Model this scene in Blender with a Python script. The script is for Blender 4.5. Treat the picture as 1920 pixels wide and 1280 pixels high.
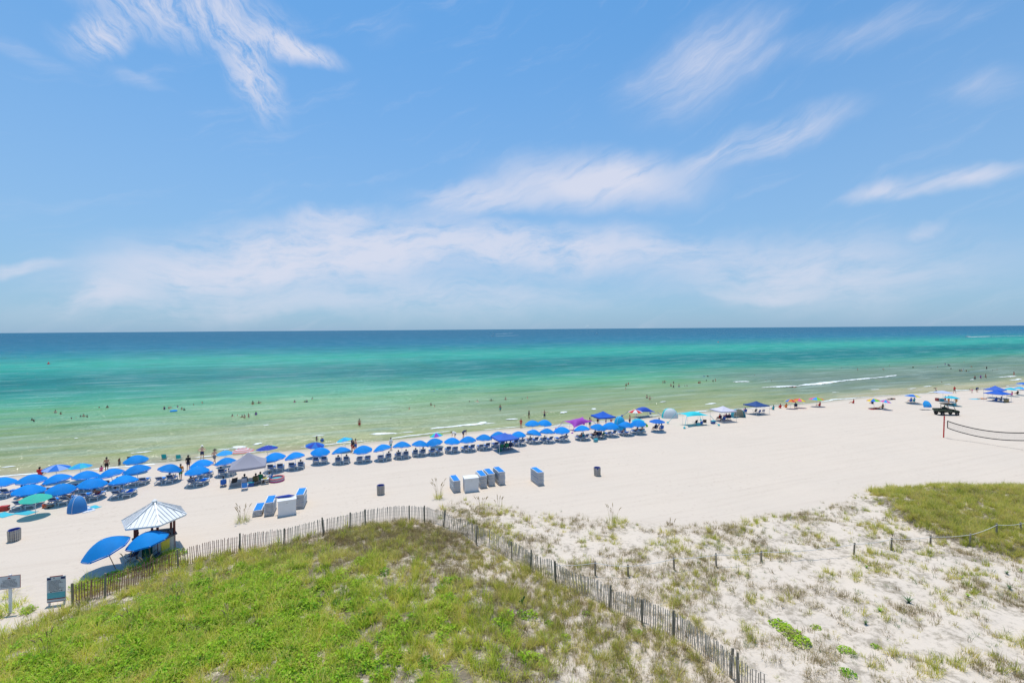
import bpy, bmesh, math, random
import numpy as np
from mathutils import Vector, Matrix, Euler
rnd = random.Random(11)
R = math.radians
for o in list(bpy.data.objects): bpy.data.objects.remove(o)
scene = bpy.context.scene
COL = scene.collection

# ------------------------------------------------------------------ camera
CAM_H = 16.0; FPX = 843.0; HOR = 617.0; ROLL = 0.0073
cam = bpy.data.objects.new('camera', bpy.data.cameras.new('camera')); COL.objects.link(cam)
cam.data.sensor_width = 36.0; cam.data.lens = 36.0*FPX/1920.0
cam.data.shift_y = -(640.0-HOR)/1920.0
cam.data.clip_start = 0.1; cam.data.clip_end = 200000.0
_r = Vector((math.cos(ROLL), 0, -math.sin(ROLL))); _u = Vector((math.sin(ROLL), 0, math.cos(ROLL))); _b = Vector((0, -1, 0))
cam.matrix_world = Matrix(((_r.x, _u.x, _b.x, 0), (_r.y, _u.y, _b.y, 0), (_r.z, _u.z, _b.z, CAM_H), (0, 0, 0, 1)))
scene.camera = cam

# ------------------------------------------------------------------ light
SUN_EL = R(79.0); SUN_AZ = R(-25.0)          # azimuth measured from +Y (out to sea) towards +X
sun_dir = Vector((math.sin(SUN_AZ)*math.cos(SUN_EL), math.cos(SUN_AZ)*math.cos(SUN_EL), math.sin(SUN_EL)))
sun = bpy.data.objects.new('sun', bpy.data.lights.new('sun', 'SUN')); COL.objects.link(sun)
sun.data.energy = 3.9; sun.data.angle = R(0.53); sun.data.color = (1.0, 0.955, 0.87)
sun.rotation_euler = (-sun_dir).to_track_quat('-Z', 'Y').to_euler()
sun.location = (0, 0, 60)
scene.view_settings.view_transform = 'Standard'; scene.view_settings.look = 'None'
scene.view_settings.exposure = 0.0; scene.view_settings.gamma = 1.0
scene.view_settings.use_curve_mapping = False

def px2ae(px, py):                             # picture point -> azimuth, elevation of the sky there
    x = (px-960.0)/FPX; z = (HOR-py)/FPX
    d = Vector((0, 1, 0)) + _r*x + _u*z; d.normalize()
    return math.atan2(d.x, d.y), math.asin(d.z)

world = bpy.data.worlds.new('World'); scene.world = world; world.use_nodes = True
wt = world.node_tree; wt.nodes.clear()
def wn(t, **kw):
    n = wt.nodes.new(t)
    for k, v in kw.items(): setattr(n, k, v)
    return n
def wl(a, b): wt.links.new(a, b)
def wmath(op, a, b=None, c=None, clamp=False):
    n = wn('ShaderNodeMath', operation=op); n.use_clamp = clamp
    for i, v in enumerate((a, b, c)):
        if v is None: continue
        if isinstance(v, (int, float)): n.inputs[i].default_value = v
        else: wl(v, n.inputs[i])
    return n.outputs[0]
sky = wn('ShaderNodeTexSky'); sky.sky_type = 'NISHITA'; sky.sun_disc = False
sky.sun_elevation = SUN_EL; sky.sun_rotation = SUN_AZ
sky.altitude = 0; sky.air_density = 1.0; sky.dust_density = 0.6; sky.ozone_density = 2.0
tc = wn('ShaderNodeTexCoord'); nrm = wn('ShaderNodeVectorMath', operation='NORMALIZE'); wl(tc.outputs['Generated'], nrm.inputs[0])
sp = wn('ShaderNodeSeparateXYZ'); wl(nrm.outputs[0], sp.inputs[0])
az = wmath('ARCTAN2', sp.outputs[0], sp.outputs[1]); el = wmath('ARCSINE', sp.outputs[2])
ae = wn('ShaderNodeCombineXYZ'); wl(az, ae.inputs[0]); wl(el, ae.inputs[1])
def wnoise(vec, scale, detail=6, rough=0.55, col=False):
    n = wn('ShaderNodeTexNoise'); wl(vec, n.inputs['Vector']); n.inputs['Scale'].default_value = scale
    n.inputs['Detail'].default_value = detail; n.inputs['Roughness'].default_value = rough
    return n.outputs['Color'] if col else n.outputs['Fac']
def warp(vec, scale, amp):
    c = wnoise(vec, scale, 4, 0.55, True)
    s = wn('ShaderNodeVectorMath', operation='SUBTRACT'); wl(c, s.inputs[0]); s.inputs[1].default_value = (.5, .5, .5)
    m = wn('ShaderNodeVectorMath', operation='MULTIPLY'); wl(s.outputs[0], m.inputs[0]); m.inputs[1].default_value = (amp, amp*.7, 0)
    a = wn('ShaderNodeVectorMath', operation='ADD'); wl(vec, a.inputs[0]); wl(m.outputs[0], a.inputs[1])
    return a.outputs[0]
P1 = warp(ae.outputs[0], 5.0, 0.13); P2 = warp(P1, 24.0, 0.022)
def field(src, rot, sx, sy, detail, rough):
    m = wn('ShaderNodeMapping', vector_type='TEXTURE'); wl(src, m.inputs[0]); m.inputs['Rotation'].default_value = (0, 0, rot); m.inputs['Scale'].default_value = (1/sx, 1/sy, 1)
    return wnoise(m.outputs[0], 1.0, detail, rough)
FEATHER = field(P2, R(-42), 16, 44, 7, .72)       # dappled, fine
STREAK = field(P1, R(21), 4, 24, 7, .64)        # combed cirrus
BANK = field(P1, R(4), 6, 20, 7, .66)                # low bank over the horizon
def cloud(cx, cy, ex, ey, wpx, strength, tex, lo=.3, hi=.75, inner=.1, src=None):
    """a soft elongated cloud: centre and one tip given by where they stand in the sky, half width wpx"""
    c = px2ae(cx, cy); e = px2ae(ex, ey)
    dx, dy = e[0]-c[0], e[1]-c[1]; L = math.hypot(dx, dy); th = math.atan2(dy, dx)
    q = px2ae(cx, cy-wpx); W = abs(q[1]-c[1])
    m = wn('ShaderNodeMapping', vector_type='TEXTURE'); wl(src or P2, m.inputs[0])
    m.inputs['Location'].default_value = (c[0], c[1], 0); m.inputs['Rotation'].default_value = (0, 0, th); m.inputs['Scale'].default_value = (L, W, 1)
    ln = wn('ShaderNodeVectorMath', operation='LENGTH'); wl(m.outputs[0], ln.inputs[0])
    r = wn('ShaderNodeMapRange', interpolation_type='SMOOTHSTEP'); wl(ln.outputs['Value'], r.inputs[0])
    r.inputs[1].default_value = 1.0; r.inputs[2].default_value = inner; r.inputs[3].default_value = 0; r.inputs[4].default_value = 1
    t = wn('ShaderNodeMapRange', interpolation_type='SMOOTHSTEP'); wl(tex, t.inputs[0]); t.inputs[1].default_value = lo; t.inputs[2].default_value = hi
    return wmath('MULTIPLY', wmath('MULTIPLY', r.outputs[0], t.outputs[0]), strength)
cl = []
# feathery patch high on the left, with its two trailing fingers
F_, S_, B_ = FEATHER, STREAK, BANK
cl.append(cloud(330, 0, 600, 50, 110, .9, F_, .30, .66, .1))
cl.append(cloud(475, 120, 550, 265, 75, .95, F_, .32, .64, .1))
cl.append(cloud(545, 80, 672, 134, 38, 1.0, F_, .26, .56, .1))
cl.append(cloud(185, 62, 260, 20, 52, .85, F_, .3, .62, .1))
cl.append(cloud(50, 105, 150, 145, 30, .32, S_, .3, .7))
cl.append(cloud(260, 145, 350, 165, 22, .3, S_, .3, .7))
# long wing streak right of the middle
cl.append(cloud(1120, 342, 1450, 322, 85, 1.1, S_, .18, .54, 0))
cl.append(cloud(1420, 272, 1690, 175, 48, .95, S_, .22, .62, 0))
cl.append(cloud(900, 372, 1120, 330, 58, .9, S_, .24, .62, 0))
cl.append(cloud(1310, 125, 1530, 0, 120, .8, S_, .2, .72, 0))
cl.append(cloud(1560, 90, 1900, -10, 48, .34, S_, .25, .75, 0))
cl.append(cloud(1810, 340, 1990, 305, 32, .85, S_, .22, .58, 0))
cl.append(cloud(1670, 362, 1800, 335, 28, .8, S_, .22, .58, 0))
cl.append(cloud(1860, 150, 2010, 110, 50, .38, S_, .25, .7, 0))
cl.append(cloud(1740, 432, 1800, 422, 16, .65, B_, .2, .6, 0))
cl.append(cloud(740, 60, 800, 40, 40, .18, S_, .3, .7, 0))
# the low bank over the horizon
cl.append(cloud(640, 472, 1060, 440, 76, .95, B_, .25, .58, .25))
cl.append(cloud(620, 415, 760, 405, 34, .7, B_, .25, .55, .1))
cl.append(cloud(430, 505, 740, 480, 50, .78, B_, .26, .58, .2))
cl.append(cloud(1040, 470, 1560, 462, 64, .88, B_, .25, .60, .15))
cl.append(cloud(1500, 510, 2150, 490, 98, .74, B_, .2, .64, .1))
cl.append(cloud(760, 548, 1400, 545, 70, .6, B_, .2, .64, .1))
cl.append(cloud(380, 570, 760, 572, 52, .5, B_, .25, .66, .1))
cl.append(cloud(195, 555, 285, 526, 38, .66, B_, .3, .6, .2))
cl.append(cloud(30, 503, 160, 498, 20, .65, B_, .22, .6, .1))
cl.append(cloud(1420, 550, 1580, 545, 16, .45, B_, .2, .6, .1))
# the same kind of thin cirrus elsewhere in the sky, outside the picture
gz = STREAK
gr = wn('ShaderNodeMapRange', interpolation_type='SMOOTHSTEP'); wl(gz, gr.inputs[0]); gr.inputs[1].default_value = .52; gr.inputs[2].default_value = .9; gr.inputs[4].default_value = .3
tot = gr.outputs[0]
for c in cl:                                    # screen-like union
    a = wmath('SUBTRACT', 1.0, tot); b = wmath('SUBTRACT', 1.0, wmath('MINIMUM', c, .97)); tot = wmath('SUBTRACT', 1.0, wmath('MULTIPLY', a, b))
tot = wmath('MULTIPLY', tot, .86, clamp=True)
# sky gets paler and bluer-white towards the horizon (moist sea air)
hz = wn('ShaderNodeMapRange', interpolation_type='SMOOTHSTEP'); wl(el, hz.inputs[0]); hz.inputs[1].default_value = R(42); hz.inputs[2].default_value = R(-4); hz.inputs[4].default_value = .8
SKYTINT = wn('ShaderNodeMix', data_type='RGBA', blend_type='MULTIPLY'); SKYTINT.inputs['Factor'].default_value = 1.0
wl(sky.outputs[0], SKYTINT.inputs['A']); SKYTINT.inputs['B'].default_value = (.66, 1.22, 1.46, 1)
hm = wn('ShaderNodeMix', data_type='RGBA'); wl(hz.outputs[0], hm.inputs['Factor']); wl(SKYTINT.outputs['Result'], hm.inputs['A']); hm.inputs['B'].default_value = (2.6, 3.7, 5.5, 1)
cm = wn('ShaderNodeMix', data_type='RGBA'); wl(tot, cm.inputs['Factor']); wl(hm.outputs['Result'], cm.inputs['A']); cm.inputs['B'].default_value = (6.15, 6.25, 7.2, 1)
bg = wn('ShaderNodeBackground'); wl(cm.outputs['Result'], bg.inputs['Color']); bg.inputs['Strength'].default_value = 0.12
world.cycles.sampling_method = 'MANUAL'; world.cycles.sample_map_resolution = 256
wo = wn('ShaderNodeOutputWorld'); wl(bg.outputs[0], wo.inputs['Surface'])

# ------------------------------------------------------------------ helpers
def sstep(a, b, x):
    t = np.clip((np.asarray(x, float)-a)/(b-a), 0, 1); return t*t*(3-2*t)
_rs = np.random.RandomState(5)
_LAT = _rs.rand(8, 256, 256)
def vnoise(x, y, k=0):                          # smooth value noise, 0..1
    x = np.asarray(x, float); y = np.asarray(y, float); L = _LAT[k % 8]
    xi = np.floor(x).astype(int); yi = np.floor(y).astype(int); fx = x-xi; fy = y-yi
    fx = fx*fx*(3-2*fx); fy = fy*fy*(3-2*fy)
    g = lambda i, j: L[(xi+i) % 256, (yi+j) % 256]
    return (g(0, 0)*(1-fx)+g(1, 0)*fx)*(1-fy)+(g(0, 1)*(1-fx)+g(1, 1)*fx)*fy
def fbm(x, y, k=0, n=4):
    s = 0; a = .5; t = 0
    for i in range(n):
        s = s+a*vnoise(x*2**i+i*17.3, y*2**i+i*9.1, k+i); t += a; a *= .5
    return s/t
SH_T = Vector((.940, .341)); SH_N = Vector((-.341, .940)); SH_Y = 73.5      # shore line: tangent, seaward normal
def offshore(x, y): return np.asarray(x)*SH_N.x+(np.asarray(y)-SH_Y)*SH_N.y
def along(x, y): return np.asarray(x)*SH_T.x+(np.asarray(y)-SH_Y)*SH_T.y
def proj(x, y, z):                              # world -> photograph pixel
    x = np.asarray(x, float); y = np.maximum(np.asarray(y, float), .01); dz = np.asarray(z, float)-CAM_H
    return 960+FPX*(x*_r.x+dz*_r.z)/y, HOR-FPX*(x*_u.x+dz*_u.z)/y
FENCE_PX = [(136,1132),(190,1116),(262,1092),(334,1062),(395,1046),(450,1033),(530,1020),(575,1008),(607,999),(645,991),(685,983),(725,976),(768,974),(800,976),(830,984),(860,997),(893,1016),(945,1040),(995,1067),(1042,1087),(1090,1111),(1143,1139),(1205,1166),(1263,1192),(1320,1226),(1385,1279),(1440,1310)]
FX = np.array([p[0] for p in FENCE_PX], float); FY = np.array([p[1] for p in FENCE_PX], float)
def fence_y(px): return np.interp(px, FX, FY)
GBY = np.array([960,990,1030,1060,1100,1150,1200,1280,1500]); GBX = np.array([520,570,680,770,850,900,930,960,1000])
def veg(px, py):
    """how much green mass, how much dry scrub, how much open dune stands at a place (worked out in plan from the photograph)"""
    px = np.asarray(px, float); py = np.asarray(py, float)
    fy = np.where(px < 136, 1132+(136-px)*.42, fence_y(px))
    ins = sstep(-6, 5, py-fy)
    gb = np.interp(py, GBY, GBX)
    green = ins*sstep(150, -110, px-gb)
    strip = sstep(120, 150, px)*sstep(345, 310, px)*sstep(-36, -22, py-fy)*sstep(6, -4, py-fy)
    green = np.maximum(green, strip*.9)
    lp = sstep(72, 40, px)*sstep(1072, 1092, py)*sstep(1172, 1150, py)      # plants round the signpost
    green = np.maximum(green, lp*.30)
    dry = ins*np.exp(-((px-705)/170)**2-((py-1008)/26)**2)
    strip2 = ins*sstep(-60, 60, px-gb)*sstep(-8, 8, py-fy)                   # sandy ground inside the fence
    up = np.interp(px, [780,850,1000,1100,1300,1450,1560,1640,1760,2200], [985,942,962,974,990,968,948,925,915,905])
    open_d = (1-ins)*sstep(780, 860, px)*sstep(-12, 14, py-up)
    rp = sstep(1570, 1740, px+(py-960)*.25)*sstep(908, 920, py)*sstep(0, -22, py-np.interp(px, [1640,1740,1830,1920,2300], [950,1012,1036,1050,1090]))
    green = green*(1-.9*np.clip(dry*1.5, 0, 1)*sstep(540, 620, px))
    return green, dry, np.maximum(open_d, strip2), rp
def dune_h(x, y):
    px, py = proj(x, y, .3)
    g, d, o, rp = veg(px, py)
    near = sstep(60, 40, np.asarray(y))
    fy = np.where(px < 136, 1132+(136-px)*.42, fence_y(px)); gr_ = sstep(-5, 85, py-fy)          # the mound rises gently behind the fence
    h = (.8*g*gr_+.30*d*gr_+.16*o+.55*rp)*near
    h = h+near*(g*gr_+d*gr_+o*.8+rp*.5)*(fbm(x*.35, y*.35, 1)-.5)*.6
    h = h+near*o*(fbm(x*1.3, y*1.3, 3)-.5)*.34
    return h
def ground_z(x, y):
    x = np.asarray(x, float); y = np.asarray(y, float); s = offshore(x, y)
    cusp = (fbm(along(x, y)*.035, s*0+3.3, 2, 3)-.5)*5.0*np.exp(-(s/14)**2)
    sb = s+cusp
    z = np.where(sb < 0, -.5*sstep(-11, 1.2, sb), -.5-.5*(sb-0)/9)
    z = np.where(sb >= 0, np.maximum(-.5*sstep(-11, 1.2, sb*0)-sb/17.0, -4.0), z)
    z = z+.05*(fbm(x*.16, y*.16, 5)-.5)*sstep(2, -3, s)
    return z+dune_h(x, y)
WATER_Z = -.5
def G(px, py, h=0.0):                           # the spot on the ground (h above it) seen at a photograph pixel
    xd = (px-960)/FPX; zd = (HOR-py)/FPX
    d = Vector((0, 1, 0))+_r*xd+_u*zd; z = 0.0
    for i in range(14):
        k = (z+h-CAM_H)/d.z; X, Y = d.x*k, d.y*k
        z = .5*z+.5*max(float(ground_z(X, Y)), -9 if h == -99 else -3)
    return Vector((X, Y, float(ground_z(X, Y))))
def W(px, py):                                  # the spot on the water seen at a pixel
    xd = (px-960)/FPX; zd = (HOR-py)/FPX
    d = Vector((0, 1, 0))+_r*xd+_u*zd; k = (WATER_Z-CAM_H)/d.z
    return Vector((d.x*k, d.y*k, WATER_Z))
SEA_ROT = math.atan2(SH_N.y, SH_N.x)-math.pi/2  # turns local +Y out to sea

class MB:
    def __init__(s): s.v = []; s.f = []; s.m = []
    def add(s, vs, fs, mi=0):
        b = len(s.v); s.v += [tuple(v) for v in vs]; s.f += [tuple(b+i for i in f) for f in fs]; s.m += [mi]*len(fs); return s
    def box(s, c, d, rot=None, mi=0, taper=1.0):
        hx, hy, hz = d[0]/2, d[1]/2, d[2]/2
        vs = [Vector((x*(taper if z > 0 else 1), y*(taper if z > 0 else 1), z)) for z in (-hz, hz) for x, y in ((-hx,-hy),(hx,-hy),(hx,hy),(-hx,hy))]
        if rot is not None:
            M = rot if isinstance(rot, Matrix) else Euler(rot).to_matrix(); vs = [M@v for v in vs]
        return s.add([v+Vector(c) for v in vs], [(0,3,2,1),(4,5,6,7),(0,1,5,4),(1,2,6,5),(2,3,7,6),(3,0,4,7)], mi)
    def bar(s, a, b, w, h=None, mi=0):
        a, b = Vector(a), Vector(b); d = b-a; q = d.to_track_quat('Z', 'Y').to_matrix()
        return s.box((a+b)/2, (w, h or w, d.length), q, mi)
    def tube(s, pts, r, n=6, mi=0, cap=True):
        pts = [Vector(p) for p in pts]; rs = r if isinstance(r, (list, tuple)) else [r]*len(pts); vs = []; fs = []
        for i, p in enumerate(pts):
            d = (pts[min(i+1, len(pts)-1)]-pts[max(i-1, 0)]).normalized(); q = d.to_track_quat('Z', 'Y').to_matrix()
            vs += [p+q@Vector((rs[i]*math.cos(2*math.pi*k/n), rs[i]*math.sin(2*math.pi*k/n), 0)) for k in range(n)]
        for i in range(len(pts)-1):
            for k in range(n): fs.append((i*n+k, i*n+(k+1) % n, (i+1)*n+(k+1) % n, (i+1)*n+k))
        if cap: fs.append(tuple(range(n-1, -1, -1))); fs.append(tuple((len(pts)-1)*n+k for k in range(n)))
        return s.add(vs, fs, mi)
    def lathe(s, prof, n=16, mi=0, c=(0, 0, 0)):
        vs = []; fs = []
        for r_, z in prof: vs += [(c[0]+r_*math.cos(2*math.pi*k/n), c[1]+r_*math.sin(2*math.pi*k/n), c[2]+z) for k in range(n)]
        for i in range(len(prof)-1):
            for k in range(n): fs.append((i*n+k, i*n+(k+1) % n, (i+1)*n+(k+1) % n, (i+1)*n+k))
        return s.add(vs, fs, mi)
    def grid(s, fn, nu, nv, mi=0):
        vs = [fn(i/nu, j/nv) for j in range(nv+1) for i in range(nu+1)]
        fs = [(j*(nu+1)+i, j*(nu+1)+i+1, (j+1)*(nu+1)+i+1, (j+1)*(nu+1)+i) for j in range(nv) for i in range(nu)]
        return s.add(vs, fs, mi)
    def mesh(s, name, mats, smooth=False):
        me = bpy.data.meshes.new(name); me.from_pydata(s.v, [], s.f)
        for m in (mats if isinstance(mats, (list, tuple)) else [mats]): me.materials.append(m)
        if any(s.m): me.polygons.foreach_set('material_index', s.m)
        if smooth: me.polygons.foreach_set('use_smooth', [True]*len(s.f))
        me.update(); return me
    def build(s, name, mats, parent=None, smooth=False): return link(name, s.mesh(name, mats, smooth), parent)
def link(name, me, parent=None, loc=None, rz=None):
    o = bpy.data.objects.new(name, me); COL.objects.link(o)
    if parent: o.parent = parent
    if loc is not None: o.location = loc
    if rz is not None: o.rotation_euler = (0, 0, rz)
    return o
def tag(o, label, cat, group=None, kind=None):
    o['label'] = label; o['category'] = cat
    if group: o['group'] = group
    if kind: o['kind'] = kind
    return o
def struct(o): o['kind'] = 'structure'; return o
def empty(name, loc=(0, 0, 0), rz=0.0, rx=0.0, ry=0.0):
    o = bpy.data.objects.new(name, None); COL.objects.link(o); o.empty_display_size = .2
    o.location = loc; o.rotation_euler = (rx, ry, rz); return o
KIDS = {}
def copy_tree(o, parent=None):
    c = o.copy(); COL.objects.link(c); c.parent = parent
    for k in kids(o): copy_tree(k, c)
    return c
def kids(o):
    if o.name not in KIDS: KIDS[o.name] = list(o.children)
    return KIDS[o.name]

# ------------------------------------------------------------------ materials
MATS = {}
def mat(name, col, rough=.6, var=.12, scale=3.0, metal=0.0, transl=0.0, spec=.4, bump=0.0, bscale=20.0):
    if name in MATS: return MATS[name]
    m = bpy.data.materials.new(name); m.use_nodes = True; t = m.node_tree; n = t.nodes; b = n['Principled BSDF']
    b.inputs['Roughness'].default_value = rough; b.inputs['Metallic'].default_value = metal; b.inputs['Specular IOR Level'].default_value = spec
    tcn = n.new('ShaderNodeTexCoord'); nz = n.new('ShaderNodeTexNoise'); t.links.new(tcn.outputs['Object'], nz.inputs['Vector'])
    nz.inputs['Scale'].default_value = scale; nz.inputs['Detail'].default_value = 5
    oi = n.new('ShaderNodeObjectInfo')
    ad = n.new('ShaderNodeMath'); ad.operation = 'MULTIPLY_ADD'; t.links.new(oi.outputs['Random'], ad.inputs[0]); ad.inputs[1].default_value = .5; t.links.new(nz.outputs['Fac'], ad.inputs[2])
    mr = n.new('ShaderNodeMapRange'); t.links.new(ad.outputs[0], mr.inputs[0]); mr.inputs[1].default_value = .3; mr.inputs[2].default_value = 1.2
    mx = n.new('ShaderNodeMix'); mx.data_type = 'RGBA'; t.links.new(mr.outputs[0], mx.inputs['Factor'])
    mx.inputs['A'].default_value = tuple(c*(1-var) for c in col)+(1,); mx.inputs['B'].default_value = tuple(min(1, c*(1+var)) for c in col)+(1,)
    t.links.new(mx.outputs['Result'], b.inputs['Base Color'])
    if bump:
        n2 = n.new('ShaderNodeTexNoise'); t.links.new(tcn.outputs['Object'], n2.inputs['Vector']); n2.inputs['Scale'].default_value = bscale; n2.inputs['Detail'].default_value = 6
        bp = n.new('ShaderNodeBump'); bp.inputs['Strength'].default_value = bump; bp.inputs['Distance'].default_value = .03; t.links.new(n2.outputs['Fac'], bp.inputs['Height']); t.links.new(bp.outputs[0], b.inputs['Normal'])
    if transl:
        tr = n.new('ShaderNodeBsdfTranslucent'); t.links.new(mx.outputs['Result'], tr.inputs['Color'])
        ms = n.new('ShaderNodeMixShader'); ms.inputs[0].default_value = transl; t.links.new(b.outputs[0], ms.inputs[1]); t.links.new(tr.outputs[0], ms.inputs[2])
        t.links.new(ms.outputs[0], n['Material Output'].inputs['Surface'])
    MATS[name] = m; return m
class NT:                                        # small node-tree writer
    def __init__(s, name):
        s.m = bpy.data.materials.new(name); s.m.use_nodes = True; s.t = s.m.node_tree; s.n = s.t.nodes; s.b = s.n['Principled BSDF']; s.out = s.n['Material Output']
    def new(s, t, **kw):
        x = s.n.new(t)
        for k, v in kw.items(): setattr(x, k, v)
        return x
    def l(s, a, b): s.t.links.new(a, b)
    def math(s, op, a, b=None, clamp=False):
        x = s.new('ShaderNodeMath', operation=op); x.use_clamp = clamp
        for i, v in enumerate((a, b)):
            if v is None: continue
            if isinstance(v, (int, float)): x.inputs[i].default_value = v
            else: s.l(v, x.inputs[i])
        return x.outputs[0]
    def noise(s, vec, scale, detail=4, rough=.55, col=False):
        x = s.new('ShaderNodeTexNoise'); s.l(vec, x.inputs['Vector']); x.inputs['Scale'].default_value = scale; x.inputs['Detail'].default_value = detail; x.inputs['Roughness'].default_value = rough
        return x.outputs['Color' if col else 'Fac']
    def mapr(s, v, a, b, c=0., d=1., smooth=True):
        x = s.new('ShaderNodeMapRange', interpolation_type='SMOOTHSTEP' if smooth else 'LINEAR'); s.l(v, x.inputs[0])
        for i, q in enumerate((a, b, c, d)): x.inputs[i+1].default_value = q
        return x.outputs[0]
    def mix(s, f, a, b, blend='MIX'):
        x = s.new('ShaderNodeMix', data_type='RGBA', blend_type=blend)
        if isinstance(f, (int, float)): x.inputs['Factor'].default_value = f
        else: s.l(f, x.inputs['Factor'])
        for k, v in (('A', a), ('B', b)):
            if isinstance(v, tuple): x.inputs[k].default_value = v+(1,) if len(v) == 3 else v
            else: s.l(v, x.inputs[k])
        return x.outputs['Result']
    def scalev(s, vec, k, rot=0.0):
        x = s.new('ShaderNodeMapping', vector_type='TEXTURE'); s.l(vec, x.inputs[0]); x.inputs['Rotation'].default_value = (0, 0, -rot); x.inputs['Scale'].default_value = tuple(1/q for q in k); return x.outputs[0]
# ------------------------------------------------------------------ sand
def sand_material():
    k = NT('white_sand'); geo = k.new('ShaderNodeNewGeometry'); pos = geo.outputs['Position']
    at = k.new('ShaderNodeAttribute', attribute_name='litter'); wet = k.new('ShaderNodeAttribute', attribute_name='wet'); dn = k.new('ShaderNodeAttribute', attribute_name='dune')
    n1 = k.noise(pos, .12, 4); n2 = k.noise(pos, 1.1, 5, .6); n3 = k.noise(pos, 9.0, 4, .65)
    shp = k.scalev(pos, (.05, 1.0, 1), -math.atan2(SH_T.y, SH_T.x))
    rake = k.noise(shp, 1.3, 4, .7)
    col = k.mix(k.mapr(n1, .3, .7), (.605, .508, .418), (.585, .495, .410))
    col = k.mix(k.math('MULTIPLY', k.mapr(rake, .45, .70), .5), col, (.53, .44, .36))
    col = k.mix(k.math('MULTIPLY', k.mapr(n3, .5, .72), .34), col, (.49, .405, .33))
    col = k.mix(k.math('MULTIPLY', k.mapr(n2, .55, .8), .25), col, (.52, .43, .35))
    vf = k.new('ShaderNodeTexVoronoi'); k.l(pos, vf.inputs['Vector']); vf.inputs['Scale'].default_value = 1.9
    col = k.mix(k.math('MULTIPLY', k.math('MULTIPLY', k.mapr(vf.outputs['Distance'], .34, .10), k.mapr(k.noise(pos, .16, 4, .6), .42, .6)), .42), col, (.46, .37, .295))     # darker dimples in the trodden sand
    col = k.mix(k.math('MULTIPLY', dn.outputs['Fac'], .75), col, (.625, .530, .435))           # dune sand is whiter and greyer
    # plant litter, roots and dead runners between the tufts
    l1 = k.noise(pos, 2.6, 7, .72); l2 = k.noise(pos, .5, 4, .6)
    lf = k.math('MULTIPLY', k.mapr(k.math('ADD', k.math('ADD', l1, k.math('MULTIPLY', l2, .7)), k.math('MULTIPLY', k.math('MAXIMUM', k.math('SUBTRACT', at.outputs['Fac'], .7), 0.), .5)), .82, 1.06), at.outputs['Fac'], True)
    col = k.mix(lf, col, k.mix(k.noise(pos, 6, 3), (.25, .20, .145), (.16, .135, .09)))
    col = k.mix(wet.outputs['Fac'], col, (.47, .395, .295))
    k.l(col, k.b.inputs['Base Color']); k.b.inputs['Specular IOR Level'].default_value = .15
    rg = k.mapr(wet.outputs['Fac'], 0, 1, .95, .35); k.l(rg, k.b.inputs['Roughness'])
    # footprints and tracks
    v = k.new('ShaderNodeTexVoronoi'); k.l(pos, v.inputs['Vector']); v.inputs['Scale'].default_value = 2.3; v.inputs['Randomness'].default_value = 1
    foot = k.mapr(v.outputs['Distance'], .05, .3)
    tread = k.mapr(k.noise(pos, .22, 3), .42, .62)
    hgt = k.math('ADD', k.math('MULTIPLY', foot, k.math('MULTIPLY', tread, .5)), k.math('ADD', k.math('MULTIPLY', n3, .35), k.math('ADD', k.math('MULTIPLY', n2, .8), k.math('MULTIPLY', rake, .9))))
    bp = k.new('ShaderNodeBump'); bp.inputs['Strength'].default_value = .55; bp.inputs['Distance'].default_value = .10; k.l(hgt, bp.inputs['Height']); k.l(bp.outputs[0], k.b.inputs['Normal'])
    return k.m
def axis(segs):
    out = []
    for a, b, st in segs: out += list(np.arange(a, b, st))
    return np.array(out+[segs[-1][1]])
xs = axis([(-3000,-600,400),(-600,-120,60),(-120,-52,4),(-52,62,.34),(62,140,1.6),(140,400,10),(400,1000,100),(1000,4000,500)])
ys = axis([(-400,-40,60),(-40,10,8),(10,44,.28),(44,75,.5),(75,140,1.6),(140,400,13),(400,1600,150)])
XX, YY = np.meshgrid(xs, ys); ZZ = ground_z(XX, YY)
me = bpy.data.meshes.new('beach')
nv, nu = XX.shape; V = np.stack([XX.ravel(), YY.ravel(), ZZ.ravel()], 1)
I = np.arange(nv*nu).reshape(nv, nu); F = np.stack([I[:-1,:-1].ravel(), I[:-1,1:].ravel(), I[1:,1:].ravel(), I[1:,:-1].ravel()], 1)
def np_mesh(me, V, F):
    me.vertices.add(len(V)); me.vertices.foreach_set('co', V.astype(np.float32).ravel())
    me.loops.add(F.size); me.loops.foreach_set('vertex_index', F.astype(np.int32).ravel())
    me.polygons.add(len(F)); me.polygons.foreach_set('loop_start', np.arange(len(F), dtype=np.int32)*F.shape[1])
    me.polygons.foreach_set('use_smooth', np.ones(len(F), bool)); me.update(calc_edges=True)
np_mesh(me, V, F)
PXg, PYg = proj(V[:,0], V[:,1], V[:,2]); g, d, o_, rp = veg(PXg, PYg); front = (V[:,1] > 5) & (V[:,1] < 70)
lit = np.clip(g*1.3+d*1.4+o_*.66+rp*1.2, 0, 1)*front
S = offshore(V[:,0], V[:,1]); wet = sstep(-.40, -.50, V[:,2])*sstep(-12, -3, S)
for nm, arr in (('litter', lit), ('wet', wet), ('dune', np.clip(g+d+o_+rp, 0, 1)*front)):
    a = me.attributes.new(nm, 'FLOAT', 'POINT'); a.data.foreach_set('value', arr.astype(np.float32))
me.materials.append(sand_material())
beach = struct(link('beach', me)); beach['label'] = 'broad white sand beach rising to low dunes'

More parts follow.
